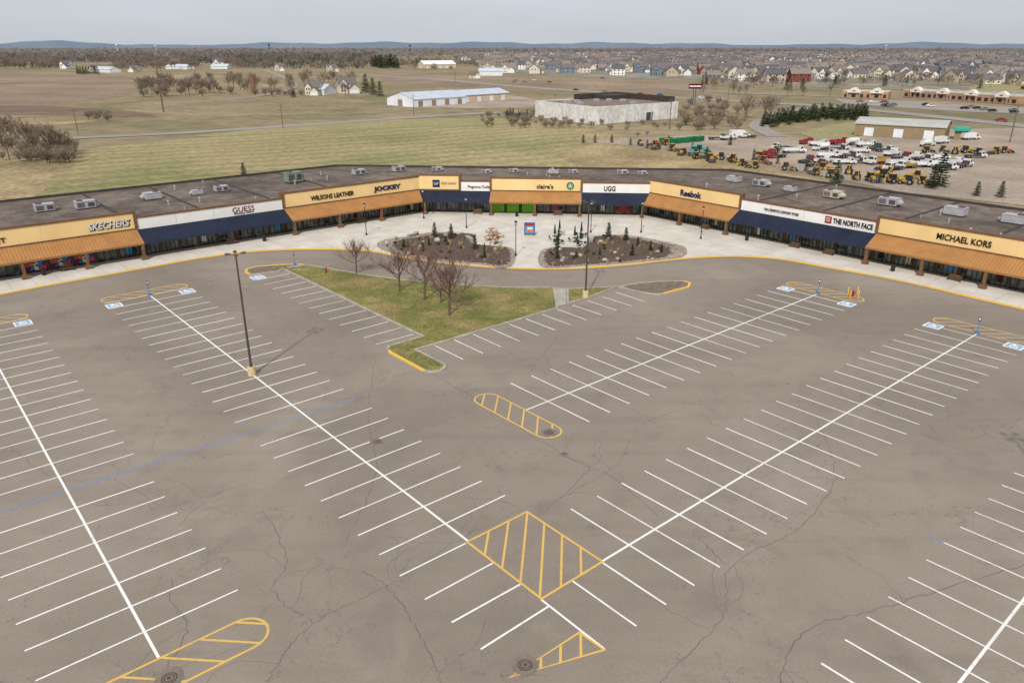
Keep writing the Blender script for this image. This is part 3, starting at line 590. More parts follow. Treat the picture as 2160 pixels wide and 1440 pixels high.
# ---------------------------------------------------------------- trees
def qtri(mb,a,b,w,m=0):
    a=Vector(a);b=Vector(b);d=(b-a); s=d.cross(Vector((U(-1,1),U(-1,1),U(-1,1))))
    if s.length<1e-6: return
    s=s.normalized()*w; mb.add([a-s,a+s,b],[(0,1,2)],m)
def baretree(seed,h=6,spread=.5,tw=.02,den=1.0,mats=None,mult=1):
    random.seed(seed); tr=MB(); cr=MB()
    nst=mult
    for st in range(nst):
        a0=U(0,6.28); lean=Vector((math.cos(a0),math.sin(a0),0))*(.12 if nst==1 else .5)
        p=Vector((0,0,0)); d=(Vector((0,0,1))+lean*.4).normalized(); r=h*.02; hh=h*(.28 if nst==1 else .12)
        q=p+d*hh; tr.cyl(p,q,r*1.3,r,7,0)
        top=q+Vector((U(-.1,.1),U(-.1,.1),1)).normalized()*h*.35; tr.cyl(q,top,r,r*.4,6,0)
        def branch(p,d,l,r,lev):
            n=2; pts=[p]
            for i in range(n):
                d=(d+Vector((U(-.2,.2),U(-.2,.2),U(-.02,.3)))).normalized(); pts.append(pts[-1]+d*l/n)
            mbb=tr if lev==0 else cr
            if lev<2:
                for i in range(n): mbb.cyl(pts[i],pts[i+1],r*(1-.4*i/n),r*(1-.4*(i+1)/n),4 if lev==0 else 3,0,None,False)
            else:
                qtri(cr,pts[0],pts[-1],max(tw,r*.8))
            if lev>=3: return
            k=[7,6,5][lev]; k=int(k*den)
            for j in range(k):
                t=.25+.75*(j+R())/k; x=min(int(t*n),n-1); pt=pts[x].lerp(pts[x+1],t*n-x)
                dd=(d*.8+Vector((U(-1,1),U(-1,1),U(-.25,.8))).normalized()*.85).normalized()
                branch(pt,dd,l*U(.42,.62),r*.5,lev+1)
        for i in range(9 if nst==1 else 6):
            t=i/8; a=i*2.4+U(-.3,.3); base=q.lerp(top,t*.95); el=.45+t*.9
            dd=Vector((math.cos(a),math.sin(a),el)).normalized()
            branch(base,dd,h*(.48-.2*t)*(.8+spread*.5)*U(.75,1.15),r*.55,0)
    return tr.mesh('trunk',[mats[0]]),cr.mesh('crown',[mats[1]])
def conifer(seed,h=3,rad=.9,mat=m_ndl,nl=14,nb=13):
    random.seed(seed); tr=MB(); cr=MB(); tr.cyl((0,0,0),(0,0,h*.95),h*.022,h*.005,6,0)
    for i in range(nl):
        t=i/(nl-1); z=h*(.07+.9*t); rr=rad*(1-t)**.85*U(.85,1.12)+.03*h
        for j in range(nb):
            if R()<.12: continue
            a=2*math.pi*(j+U(-.4,.4))/nb+i; ll=rr*U(.7,1.15); dr=U(.0,.25)*ll
            ca,sa=math.cos(a),math.sin(a); o=Vector((0,0,z)); tip=Vector((ca*ll,sa*ll,z-dr+h*.02)); 
            for k in range(5):
                f=U(.25,1); c=o.lerp(tip,f); s=h*.045*U(.7,1.4)*(1.2-f*.5)
                v1=c+Vector((U(-s,s),U(-s,s),U(-s,s)*.6)); v2=c+Vector((U(-s,s),U(-s,s),U(-s,s)*.6)); v3=c+Vector((ca*s*1.6,sa*s*1.6,U(-s,s)*.5))
                cr.add([v1,v2,v3],[(0,1,2)],0)
            qtri(cr,o,tip,h*.02)
    for k in range(14): qtri(cr,(0,0,h*.86),(U(-.03,.03)*h,U(-.03,.03)*h,h*U(.92,1.02)),h*.015)
    return tr.mesh('trunk',[m_bark]),cr.mesh('crown',[mat])
def treething(name,ms,label,cat,group):
    e=empty(name,(0,0,-500),label,cat,group); return e,[obj('trunk',ms[0],e),obj('crown',ms[1],e)]
used={}
def plant(src,X,Y,z,sc,label=None):
    e,k=src
    if id(e) not in used:
        used[id(e)]=1; e.location=(X,Y,z); e.scale=(sc,)*3; e.rotation_euler=(0,0,U(0,6.28))
        if label: e['label']=label
        return e
    return clone(e,k,(X,Y,z),U(0,6.28),sc,label)
isl=[treething('bare_tree',baretree(s,6,.75,.013,1.15,(m_bark,m_twig)),'leafless reddish brown tree on the grass island','tree','leafless trees on the grass island') for s in (11,12,13,14)]
random.seed(5)
for i,(u,v,s) in enumerate(((752,578,.85),(843,616,1.0),(896,634,1.12),(948,666,1.15),(930,640,.8))): plant(isl[i%4],*W(u,v),.12,s)
far=[treething('bare_tree',baretree(s,10,.6,.05,1.0,(m_bark2,m_twig2)),'large leafless tree in dry grass','tree','leafless trees in the fields') for s in (21,22,23,24,25,26)]
shrub=[treething('bare_shrub',baretree(s,4,1.0,.035,.8,(m_bark2,m_twig2),3),'leafless brown shrub in dry grass','shrub','leafless shrubs along field edges') for s in (31,32,33)]
con=[treething('pine_tree',conifer(s,3,.75),'young green conifer in planting bed','conifer','young conifers on the plaza') for s in (41,42,43)]
conb=treething('pine_tree',conifer(44,3,.7,m_ndlb),'browning conifer in planting bed','conifer','young conifers on the plaza')
pine=[treething('pine_tree',conifer(s,8,2.3),'dark green conifer in the fields','conifer','conifers beyond the mall') for s in (51,52)]
random.seed(9)
for i,(u,v,s) in enumerate(((917,502,.85),(1022,530,.4),(1022,545,.4),(852,524,.5),(1283,506,.95),(1320,509,.75),(1372,530,.55),(1333,541,.6),(1175,527,.7),(1175,547,.6),(870,540,.45),(1395,532,.4),(940,512,.4),(905,520,.45),(1265,540,.4),(1215,545,.35))): plant(con[i%3],*W(u,v),.18,s)
for u,v,s in ((952,505,.85),(1002,527,.8),(1345,520,.5),(893,532,.5)): plant(conb,*W(u,v),.18,s,'browning conifer in planting bed')
mb=MB()
for i in range(70):
    a=U(0,6.28); r=U(0,.12); ll=U(.5,1.0); t=U(.05,.4)
    qtri(mb,(r*math.cos(a),r*math.sin(a),0),(r*math.cos(a)+t*ll*math.cos(a),r*math.sin(a)+t*ll*math.sin(a),ll),.018)
g0=mk('ornamental_grass',mb,[m_strw],label='straw coloured ornamental grass tuft in mulch',category='ornamental grass',group='straw coloured grass tufts in the beds')
mb=MB()
for i in range(130):
    a=U(0,6.28);b=U(0,1.4);r=U(.15,.4); c=Vector((r*math.cos(a)*math.cos(b),r*math.sin(a)*math.cos(b),.05+r*math.sin(b)))
    qtri(mb,c,c+Vector((U(-.15,.15),U(-.15,.15),U(-.05,.18))),.05)
s0=mk('low_shrub',mb,[m_ndl],label='low dark green shrub in mulch bed',category='shrub',group='low shrubs in the planting beds')
mb=MB(); mb.ball((0,0,.15),.38,0,.22,.75,9,6)
r0=mk('boulder',mb,[m_rock],label='pale rounded boulder in mulch bed',category='boulder',group='pale boulders in the planting beds')
def scat(src,n,smin,smax,fst=True):
    k=0
    while k<n:
        P=random.choice((bL,bR)); x=U(min(a for a,b in P),max(a for a,b in P)); y=U(min(b for a,b in P),max(b for a,b in P))
        if not inpoly(x,y,shrink(P,.88,0)): continue
        s=U(smin,smax)
        o=src if k==0 else src.copy()
        if k: col.objects.link(o)
        o.location=(x,y,.19); o.scale=(s,s,s*U(.8,1.1)); o.rotation_euler=(0,0,U(0,6.28)); k+=1
scat(g0,72,.5,1.0); scat(s0,42,.5,1.0); scat(r0,26,.5,1.3)
for pts in ([(862,503),(875,500),(880,496)],[(1390,517),(1410,521),(1420,524)],[(985,505),(995,512)],[(1250,505),(1246,514)]):
    mb=MB(); P=[W(*a) for a in pts]; mb.strip(P,.6,.65,0,False,.13); mb.strip(P,.72,.73,1,False,.652)
    mk('low_wall',mb,[m_blockw,m_kerb],label='low grey stone block seat wall',category='wall',group='low stone walls by the planting beds')
def table():
    e=empty('picnic_table',(0,0,0),'round orange brown picnic table with stools on plaza','table','picnic tables on the plaza')
    mb=MB(); mb.cyl((0,0,.72),(0,0,.78),.62,.62,14,0); k=[mk('table_top',mb,[m_cano],e)]
    mb=MB(); mb.cyl((0,0,0),(0,0,.72),.06,.06,8,0); mb.cyl((0,0,0),(0,0,.04),.35,.3,10,0); k.append(mk('pedestal',mb,[m_black],e))
    for i in range(4):
        a=i*math.pi/2+.3; x,y=math.cos(a),math.sin(a); mb=MB(); mb.cyl((x,y,.42),(x,y,.47),.22,.22,10,0); mb.cyl((x,y,0),(x,y,.42),.035,.035,6,1); mb.cyl((0,0,.2),(x,y,.3),.025,.025,5,1); k.append(mk('seat',mb,[m_cano,m_black],e))
    return e,k
e,k=table(); e.location=(*W(1037,492),.13)
for u,v in ((1050,503),(1033,508),(1046,515),(1040,499)): clone(e,k,(*W(u,v),.13),U(0,3))
def umb():
    e=empty('parasol_table',(0,0,0),'closed dark green parasol over small round table','parasol','closed green parasols on the plaza')
    mb=MB(); mb.cyl((0,0,0),(0,0,2.9),.03,.03,6,0); mb.cyl((0,0,0),(0,0,.1),.3,.3,10,0); k=[mk('pole',mb,[m_black],e)]
    mb=MB(); mb.cyl((0,0,1.3),(0,0,1.9),.2,.17,8,0); mb.cyl((0,0,1.9),(0,0,2.85),.17,.04,8,0)
    for i in range(8): a=i*math.pi/4; mb.cyl((.2*math.cos(a),.2*math.sin(a),1.15),(.05*math.cos(a),.05*math.sin(a),2.8),.04,.02,4,0)
    k.append(mk('canopy',mb,[m_gcan],e))
    mb=MB(); mb.cyl((0,0,.7),(0,0,.74),.45,.45,12,0); k.append(mk('table_top',mb,[m_black],e))
    for i in range(3):
        a=i*2.09+.5; x,y=.8*math.cos(a),.8*math.sin(a); mb=MB(); mb.box(x-.2,x+.2,y-.2,y+.2,.42,.46,0); mb.box(x-.2+.36*(x>0),x-.16+.36*(x>0),y-.2,y+.2,.46,.85,0)
        for sx in (-.18,.18):
            for sy in (-.18,.18): mb.cyl((x+sx,y+sy,0),(x+sx,y+sy,.42),.018,.018,4,0)
        k.append(mk('chair',mb,[m_black],e))
    return e,k
m_gcan=M('parasol_green',C(20,66,48),C(16,54,40),2)
e,k=umb(); e.location=(*W(1180,498),.13)
for u,v in ((1178,516),(1212,512),(1224,520),(1226,503),(1170,508)): clone(e,k,(*W(u,v),.13),U(0,3))
e=empty('directory_sign',(*W(1117,498),.13),'freestanding blue framed directory board on plaza','sign',None,angC)
mb=MB(); mb.box(-.95,.95,-.1,.1,.25,2.3,0); mk('frame',mb,[m_bluep],e)
mb=MB(); mb.box(-.8,.8,-.13,-.102,.4,2.15,0); mb.box(-.8,.8,-.14,-.132,1.75,2.15,1); mb.box(-.6,.6,-.145,-.132,.6,1.0,2); mb.box(-.4,.5,-.145,-.132,1.1,1.5,3); mk('poster',mb,[m_pbl,m_red,m_por,m_pwh],e)
for x in (-.8,.8):
    mb=MB(); mb.box(x-.07,x+.07,-.25,.25,0,.06,0); mb.box(x-.06,x+.06,-.06,.06,.06,.25,0); mk('leg',mb,[m_bluep],e)
def bench():
    e=empty('bench',(0,0,0),'dark bench under the shop canopy','bench','benches along the shop fronts')
    mb=MB()
    for i in range(3): mb.box(-.9,.9,-.25+i*.17,-.11+i*.17,.42,.46,0)
    a=mk('seat',mb,[m_brown],e); mb=MB()
    for i in range(3): mb.box(-.9,.9,.26,.3,.52+i*.14,.63+i*.14,0)
    b=mk('backrest',mb,[m_brown],e); k=[a,b]
    for x in (-.8,.8):
        mb=MB(); mb.box(x-.03,x+.03,-.25,-.2,0,.42,0); mb.box(x-.03,x+.03,.2,.25,0,.9,0); k.append(mk('leg',mb,[m_black],e))
    return e,k
e,k=bench(); P=TL@Vector((L(70),-2.0,.13)); e.location=P; e.rotation_euler=(0,0,angL)
for w,x in (('L',L(20)),('L',L(45)),('C',12),('C',28),('R',Rr(80)),('R',Rr(62)),('R',Rr(56)),('R',Rr(37))): clone(e,k,FR[w][2]@Vector((x,-2.0,.13)),FR[w][1])
e=empty('litter_bin',(0,0,0),'black round litter bin beside the walkway','bin','litter bins along the shop fronts')
mb=MB(); mb.cyl((0,0,0),(0,0,.85),.28,.33,12,0); a=mk('body',mb,[m_black],e); mb=MB(); mb.cyl((0,0,.85),(0,0,1.05),.35,.15,12,0); b=mk('lid',mb,[m_black],e); e.location=(*W(94,582),.13)
for w,x in (('L',L(50)),('C',20),('R',Rr(70)),('R',Rr(45))): clone(e,[a,b],FR[w][2]@Vector((x,-3.6,.13)))
def sgn():
    e=empty('parking_sign',(0,0,0),'blue accessible parking sign on post in base','sign','accessible parking sign posts')
    mb=MB(); mb.cyl((0,0,0),(0,0,.3),.28,.22,10,0); a=mk('base',mb,[m_blueb],e)
    mb=MB(); mb.cyl((0,0,.3),(0,0,2.1),.04,.04,6,0); b=mk('post',mb,[m_blueb],e)
    mb=MB(); mb.box(-.16,.16,-.06,-.04,1.55,2.05,0); mb.box(-.1,.1,-.065,-.061,1.7,1.95,1); c=mk('sign_plate',mb,[m_bluep,m_whitep],e); return e,[a,b,c]
m_blueb=M('sign_base_blue',C(80,130,170),C(70,115,155),3)
e,k=sgn(); e.location=(*PQ(105.3,25.7),0); e.rotation_euler=(0,0,angL)
clone(e,k,(*PQ(46.8,95.0),0),angR); clone(e,k,(*PQ(26.9,95.0),0),angR); clone(e,k,(*W(622,561),.13),angL); clone(e,k,(*PQ(105.3,6.1),0),angL)
def hyd():
    e=empty('fire_hydrant',(0,0,0),'red fire hydrant','fire hydrant','fire hydrants')
    mb=MB(); mb.cyl((0,0,0),(0,0,.08),.2,.2,10,0); mb.cyl((0,0,.08),(0,0,.65),.13,.13,10,0); mb.cyl((0,0,.65),(0,0,.85),.16,.05,10,0); a=mk('body',mb,[m_red],e)
    mb=MB(); mb.cyl((-.24,0,.48),(.24,0,.48),.07,.07,8,0); mb.cyl((0,-.24,.42),(0,0,.42),.09,.09,8,0); b=mk('outlet',mb,[m_red],e); return e,[a,b]
e,k=hyd(); e.location=(*W(688,577),.13); e['label']='red fire hydrant on island grass'; clone(e,k,(*W(1798,625),0),0,1.1,'red fire hydrant guarded by yellow bollards')
e=empty('bollard',(*W(1788,622),0),'yellow steel bollard guarding fire hydrant','bollard','yellow bollards around the hydrant'); mb=MB(); mb.cyl((0,0,0),(0,0,1.1),.08,.08,10,0); mb.cyl((0,0,1.1),(0,0,1.16),.08,.03,10,0); a=mk('post',mb,[m_kerby],e)
for u,v in ((1793,629),(1810,629),(1808,621)): clone(e,[a],(*W(u,v),0))
# ---------------------------------------------------------------- countryside trees
random.seed(77)
def grp(src,n,u0,u1,v0,v1,s0,s1,label=None):
    for i in range(n):
        u,v=U(u0,u1),U(v0,v1); plant(random.choice(src),*W(u,v),-.2,U(s0,s1),label)
grp(far,13,-30,140,300,338,.6,1.05); grp(shrub,26,0,160,312,345,.6,1.3)
grp(far,30,295,460,178,204,.8,1.15); grp(shrub,20,300,470,185,206,1.0,1.6); grp(far,14,480,600,172,196,.8,1.1); grp(far,12,610,760,172,202,.8,1.25)
grp(shrub,12,480,640,190,206,1,1.6); grp(shrub,64,1010,1250,242,270,.4,.85); grp(shrub,40,1430,1560,235,275,.6,1.3); grp(far,4,1570,1630,235,258,.9,1.15)
grp(far,5,1440,1530,225,250,.5,.8); grp(shrub,10,180,240,240,255,.6,1.2); grp(far,30,1480,2160,165,184,.6,1.0); grp(far,12,1480,1760,182,205,.5,.8)
grp(far,18,0,120,140,150,1.0,1.5); grp(far,16,240,420,135,150,1,1.4); grp(shrub,10,1250,1420,262,292,.35,.7); grp(shrub,10,860,1010,128,150,1.5,2.2)
for u,v,s in ((772,195,1.6),(787,200,1.4),(802,203,1.2),(515,372,.45),(620,205,.7),(1490,335,.45),(1365,312,.35),(1762,390,.75),(1980,392,1.0),(1965,396,.7),(1540,305,.4),(1640,345,.3),(1410,300,.3),(1460,318,.35),(1590,330,.3),(1700,360,.35),(1855,385,.4),(2060,412,.4),(2110,415,.45),(1290,300,.35),(1330,305,.3),(1255,300,.35),(1230,300,.35)): plant(random.choice(pine),*W(u,v),-.15,s)
for i in range(56):
    t=i/55; plant(random.choice(pine),*W(1608+218*t,268-18*t+U(-6,6)-8*math.sin(t*3)),-.1,U(.55,.85),'dense green conifer in a windbreak row')
for i in range(14): plant(random.choice(pine),*W(785+i*4.2,143+U(-2,2)),-.1,U(1.8,2.6))
for i in range(8): plant(random.choice(pine),*W(165+i*6,156+U(-1,1)),-.1,U(1.0,1.3))
for i in range(14): plant(random.choice(pine),*W(1480+U(0,600),U(168,190)),-.1,U(.7,1.1))
for i in range(8): plant(random.choice(pine),*W(1070+i*6,250+U(-6,2)),-.1,U(.35,.55))
mb=MB()
def clump(X,Y,h,m):
    n=22; hw=U(.4,.75)
    for k in range(n):
        a=U(0,6.28); r=h*hw*math.sqrt(R()); z=h*U(.02,.8)*(1-.4*(r/(h*hw))**2); c=Vector((X+r*math.cos(a),Y+r*math.sin(a),z)); s=h*U(.06,.13)
        mb.add([c+Vector((-s*U(.5,1),U(-s,s),0)),c+Vector((s*U(.5,1),U(-s,s),0)),c+Vector((U(-s,s),0,s*U(1.2,3.5)))],[(0,1,2)],m)
def wood(n,u0,u1,v0,v1,h0,h1,g=.08):
    for i in range(n):
        X,Y=W(U(u0,u1),U(v0,v1)); clump(X,Y,U(h0,h1),1 if R()<g else 0)
def belt(n,u0,v0,u1,v1,h0,h1,g=.1):
    for i in range(n):
        t=R(); X,Y=W(u0+(u1-u0)*t,v0+(v1-v0)*t+U(-.6,.6)); clump(X,Y,U(h0,h1),1 if R()<g else 0)
wood(700,-60,800,112,131,10,15,.1); wood(520,-60,2220,103,112,12,18,.2); wood(200,0,130,128,144,9,13); wood(180,240,420,128,146,9,13,.1); wood(170,470,780,130,146,9,13,.3)
wood(400,-60,2220,100.3,104,14,22,.25); wood(380,800,1500,112,138,6,10,.12); wood(460,1450,2220,108,150,6,10,.1); wood(170,1480,2200,150,178,5,8,.1); wood(60,860,1200,126,146,7,11,.3); wood(160,500,780,118,128,8,14,.5)
belt(110,-40,118,800,116,12,16); belt(120,-40,130,420,131,10,14); belt(110,420,134,800,133,10,14,.3); belt(120,900,118,2200,114,9,13); belt(130,1000,110,2200,108,12,16,.2); belt(90,1000,128,1500,138,6,9); belt(110,1500,126,2200,128,6,10); belt(80,1500,146,2200,150,6,9); belt(50,820,140,1000,136,8,12,.3)
mk('woodland',mb,[m_wood,m_woodg],kind='stuff',label='distant leafless woodland and windbreaks',category='woodland')
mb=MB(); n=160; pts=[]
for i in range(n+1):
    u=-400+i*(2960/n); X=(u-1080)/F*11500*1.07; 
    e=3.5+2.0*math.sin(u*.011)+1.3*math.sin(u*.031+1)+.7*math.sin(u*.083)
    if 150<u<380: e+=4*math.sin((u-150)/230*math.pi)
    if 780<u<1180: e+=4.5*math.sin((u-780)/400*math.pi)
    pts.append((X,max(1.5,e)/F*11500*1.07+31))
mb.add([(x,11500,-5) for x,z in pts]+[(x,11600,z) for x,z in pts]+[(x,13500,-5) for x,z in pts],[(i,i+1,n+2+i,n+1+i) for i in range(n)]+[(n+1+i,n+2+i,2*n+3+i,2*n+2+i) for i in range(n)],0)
struct('hills',mb,[m_hillb],'low wooded hills tinted blue for haze on the horizon')
# ---------------------------------------------------------------- houses
wcols=[(212,204,188),(170,168,162),(232,230,226),(132,72,66),(120,134,148),(160,156,128),(188,172,150),(130,130,132),(220,210,186)]
rcols=[(112,106,106),(128,116,108),(98,95,98),(136,126,118)]
wms=[M('house_wall',C(*c),tuple(x*.9 for x in C(*c)[:3])+(1,),.5,kind='obj') for c in wcols]; rms=[M('house_roof',C(*c),kind='obj') for c in rcols]
m_trim=M('white_trim',C(232,232,230))
hv=[]
for vi in range(12):
    random.seed(100+vi); w=U(11,15); d=U(9,10.5); h=random.choice((5.6,6.0,5.8,3.6)); a=MB(); r=MB(); gw=6.5; gd=6
    def gable(x0,x1,y0,y1,h,rh,ax):
        a.box(x0,x1,y0,y1,0,h,0)
        o=.4
        if ax=='x':
            ym=(y0+y1)/2; a.add([(x0,y0,h),(x0,y1,h),(x0,ym,h+rh)],[(0,2,1)],0); a.add([(x1,y0,h),(x1,y1,h),(x1,ym,h+rh)],[(0,1,2)],0)
            for (xa,ya,xb,yb) in ((x0-o,y0-o,x1+o,ym),(x0-o,y1+o,x1+o,ym)):
                z0=h-.25; r.add([(xa,ya,z0),(xb,ya,z0),(xb,yb,h+rh+.12),(xa,yb,h+rh+.12),(xa,ya,z0-.15),(xb,ya,z0-.15),(xb,yb,h+rh-.03),(xa,yb,h+rh-.03)],[(0,1,2,3),(4,7,6,5),(0,4,5,1),(0,3,7,4),(1,5,6,2)],0)
        else:
            xm=(x0+x1)/2; a.add([(x0,y0,h),(x1,y0,h),(xm,y0,h+rh)],[(0,1,2)],0); a.add([(x0,y1,h),(x1,y1,h),(xm,y1,h+rh)],[(0,2,1)],0)
            for xa,xb in ((x0-o,xm),(x1+o,xm)):
                z0=h-.25; r.add([(xa,y0-o,z0),(xa,y1+o,z0),(xb,y1+o,h+rh+.12),(xb,y0-o,h+rh+.12),(xa,y0-o,z0-.15),(xa,y1+o,z0-.15),(xb,y1+o,h+rh-.03),(xb,y0-o,h+rh-.03)],[(0,1,2,3),(4,7,6,5),(0,4,5,1),(0,3,7,4),(1,5,6,2)],0)
    gable(-w/2,w/2,-d/2,d/2,h,3.6,'x'); gable(w/2-gw+1,w/2+1,-d/2-gd,-d/2+.5,3.2,2.8,'y')
    if h>5: gable(-w/2+.5,-w/2+5.5,-d/2-1.5,-d/2+1,h-.1,3.0,'y')
    a.box(w/2-gw+1.9,w/2+.1,-d/2-gd-.06,-d/2-gd-.01,.1,2.4,1)
    for x in (-w/2+1.6,-w/2+3.4): 
        for z in ((1,3.8) if h>5 else (1,)): a.box(x,x+1.0,-d/2-1.56 if h>5 else -d/2-.06,-d/2-1.51 if h>5 else -d/2-.01,z,z+1.3,2)
    for x in (-w/2+1.5,-.5,w/2-2.6):
        for z in ((1,3.8) if h>5 else (1,)): a.box(x,x+1.1,d/2+.01,d/2+.06,z,z+1.3,2)
    for sx in (-1,1):
        for y in (-2,1.2): a.box(min(sx*(w/2+.01),sx*(w/2+.06)),max(sx*(w/2+.01),sx*(w/2+.06)),y,y+1,3.6 if h>5 else 1,4.8 if h>5 else 2.2,2)
    r.box(1,1.8,.6,1.3,h+1,h+4.2,0)
    hv.append((a,r,wms[vi%9],rms[vi%4],a.mesh('wall',[wms[vi%9],m_trim,m_win]),r.mesh('roof',[rms[vi%4]])))
random.seed(3)
def vmax(u):
    P=[(980,128),(1030,148),(1060,155),(1250,162),(1470,168),(1490,174),(1740,178),(1760,168),(1880,168),(2000,166),(2010,176),(2250,188)]
    if u<P[0][0]: return 0
    for (a,b),(c,d) in zip(P,P[1:]):
        if a<=u<=c: return b+(d-b)*(u-a)/(c-a)
    return 188
cand=[]; Y=560
while Y<4600:
    X=(970-1080)/F*Y; X1=(2260-1080)/F*Y*1.1
    while X<X1:
        u,v=PX(X,Y)
        if v<vmax(u)-1 and R()<(.88 if math.sin(X*.012+Y*.004)>-.6 else .3): cand.append((X+U(-2,2),Y+U(-5,5)+18*math.sin(X*.006)))
        X+=U(20,26)
    Y+=max(34,Y*.034)
cand.sort(key=lambda c:c[1]); 
tops=[]
for i,(mA,mR,wm_,rm_,me1,me2) in enumerate(hv):
    e=empty('house',(0,0,-900),'suburban house with gabled roof and attached garage','house','houses of the distant suburb'); tops.append((e,[obj('wall',me1,e),obj('roof',me2,e)]))
def houseat(k,X,Y,rz,sc=1,label=None):
    e,ks=tops[k]
    if e.location.z<-100: e.location=(X,Y,-.1); e.rotation_euler=(0,0,rz); e.scale=(sc,)*3; return
    clone(e,ks,(X,Y,-.1),rz,sc,label)
near=cand[:285]
for i,(X,Y) in enumerate(near): houseat(random.choice((0,1,2,4,5,6,7,8,9,10,11,0,2,8,3)),X,Y,random.choice((0,math.pi,math.pi/2,-.3,.3,0)),U(1.1,1.3))
for u,v,s in ((143,145,1.2),(205,152,1.3),(372,142,1.3),(462,142,1.4),(665,200,.9),(732,196,1.1),(285,152,1.1),(60,140,1.2),(590,150,1),(700,152,1),(1000,165,.9)): houseat(random.choice((2,8,0)),*W(u,v),U(-.5,.5),s,'white farm house among leafless trees')
mb=MB(); mats=wms+rms+[m_trim,m_win]
for X,Y in cand[285:1900]:
    k=random.randrange(12); a,r,_,_,_,_=hv[k]; T=Matrix.Translation((X,Y,-.1))@Matrix.Rotation(random.choice((0,math.pi,1.57,.3)),4,'Z')@Matrix.Scale(1.2,4)
    b=len(mb.v); mb.v+=[tuple(T@Vector(v)) for v in a.v]; mb.f+=[tuple(i+b for i in f) for f in a.f]; mb.m+=[(k%9,13,14)[m] for m in a.m]
    b=len(mb.v); mb.v+=[tuple(T@Vector(v)) for v in r.v]; mb.f+=[tuple(i+b for i in f) for f in r.f]; mb.m+=[9+k%4]*len(r.f)
if mb.v: mk('suburb_houses',mb,mats,kind='stuff',label='far rows of small suburban houses',category='houses')
# ---------------------------------------------------------------- commercial buildings
m_shw=M('white_metal_wall',C(228,230,236),C(212,214,220),.2); m_shr=M('pale_metal_roof',C(196,202,214),C(180,186,198),.2,rough=.5)
m_tanw=M('tan_metal_wall',C(150,132,104),C(138,122,96),.3); m_tanr=M('pale_grey_roof',C(182,182,176),C(166,166,160),.2); m_brk=M('pale_brick_wall',C(172,140,116),C(156,124,102),.3); m_sandw=M('sand_wall',C(204,184,156),C(188,170,142),.3)
def frm(u0,v0,u1,v1):
    a=Vector(W(u0,v0)); b=Vector(W(u1,v1)); d=b-a; return Matrix.Translation((a.x,a.y,-.1))@Matrix.Rotation(math.atan2(d.y,d.x),4,'Z'), d.length
def shed(T,Lx,D,h,rh,wall,roof,label,doors=True,name='warehouse'):
    e=empty(name,T.translation,label,'building'); e.matrix_basis=T
    mb=MB(); mb.box(0,Lx,0,D,0,h,0); mb.add([(0,0,h),(0,D,h),(0,D/2,h+rh)],[(0,2,1)],0); mb.add([(Lx,0,h),(Lx,D,h),(Lx,D/2,h+rh)],[(0,1,2)],0); mk('wall',mb,[wall],e)
    mb=MB()
    for ya,yb in ((-.4,D/2),(D+.4,D/2)): mb.add([(-.4,ya,h-.1),(Lx+.4,ya,h-.1),(Lx+.4,yb,h+rh+.1),(-.4,yb,h+rh+.1),(-.4,ya,h-.35),(Lx+.4,ya,h-.35)],[(0,1,2,3),(0,4,5,1)],0)
    mk('roof',mb,[roof],e)
    if doors:
        n=int(Lx/9)
        for i in range(n):
            x=(i+.5)*Lx/n; mb=MB(); mb.box(x-1.6,x+1.6,-.08,-.01,.1,3.1,0); mk('door',mb,[m_tanw if wall is m_shw else m_shw],e)
        mb=MB(); mb.box(-.08,-.01,D/2-2,D/2+2,.1,3.6,0); mk('door',mb,[m_tanw if wall is m_shw else m_shw],e)
    return e
T,l=frm(873,226,1088,211); shed(T,l*.48,24,4.2,3,m_shw,m_shr,'long white metal shed with pale gabled roof')
T2=T@Matrix.Translation((l*.48+.4,5,0)); shed(T2,l*.5,17,4.4,2.4,m_sandw,m_shr,'tan metal shed with pale gabled roof')
T,l=frm(895,145,962,144); shed(T,l,26,6,5,m_sandw,m_shw,'large cream barn with white gabled roof')
T,l=frm(1010,160,1060,160); shed(T,l,14,5,3,m_whitep,m_shr,'white roadside shed with low roof')
for a in ((185,152,232,154),(350,146,395,147),(445,146,480,146),(648,200,684,201)):
    T,l=frm(*a); shed(T,l,14,4,3,m_whitep,m_shr,'white farm outbuilding with pale gabled roof',False,'barn')
B1=Vector(W(1130,246)); B2=Vector(W(1255,263)); B3=Vector(W(1427,249)); B4=B1+B3-B2; ctr=(B1+B3)/2
e=empty('commercial_building',(ctr.x,ctr.y,-.1),'white flat roofed commercial block with brown roof','building')
P=[tuple(p-ctr) for p in (B1,B2,B3,B4)]
m_wblk=M('weathered_white_wall',C(226,224,220),C(206,203,197),.15,fine=.6)
mb=MB(); mb.strip(P,.5,7.4,0,True,0); mk('wall',mb,[m_wblk],e)
mb=MB(); mb.prism(P,6.4,6.9,0); mk('roof',mb,[M('brown_roof',C(134,116,104),C(116,101,92),.1,fine=.6)],e)
vx=(Vector(P[2])-Vector(P[1])).normalized(); vy=(Vector(P[0])-Vector(P[1])).normalized(); lx=(Vector(P[2])-Vector(P[1])).length; dy=(Vector(P[0])-Vector(P[1])).length
def bp(a,b): q=Vector(P[1])+vx*a+vy*b; return (q.x,q.y)
for i in range(8):
    mb=MB(); a,b=U(6,lx-12),U(6,dy-14); mb.prism([bp(a,b),bp(a+2.4,b),bp(a+2.4,b+2),bp(a,b+2)],6.9,8.0,0); mk('rooftop_housing',mb,[m_unit],e)
mb=MB(); mb.strip([bp(lx-.4,2),bp(lx-.4,dy-1),bp(lx*.45,dy-1)],.5,9.6,0,False,6.9); mb.prism([bp(lx-16,dy-12),bp(lx-1,dy-12),bp(lx-1,dy-1.5),bp(lx-16,dy-1.5)],6.9,9.0,0); mk('roof_screen',mb,[m_edge],e)
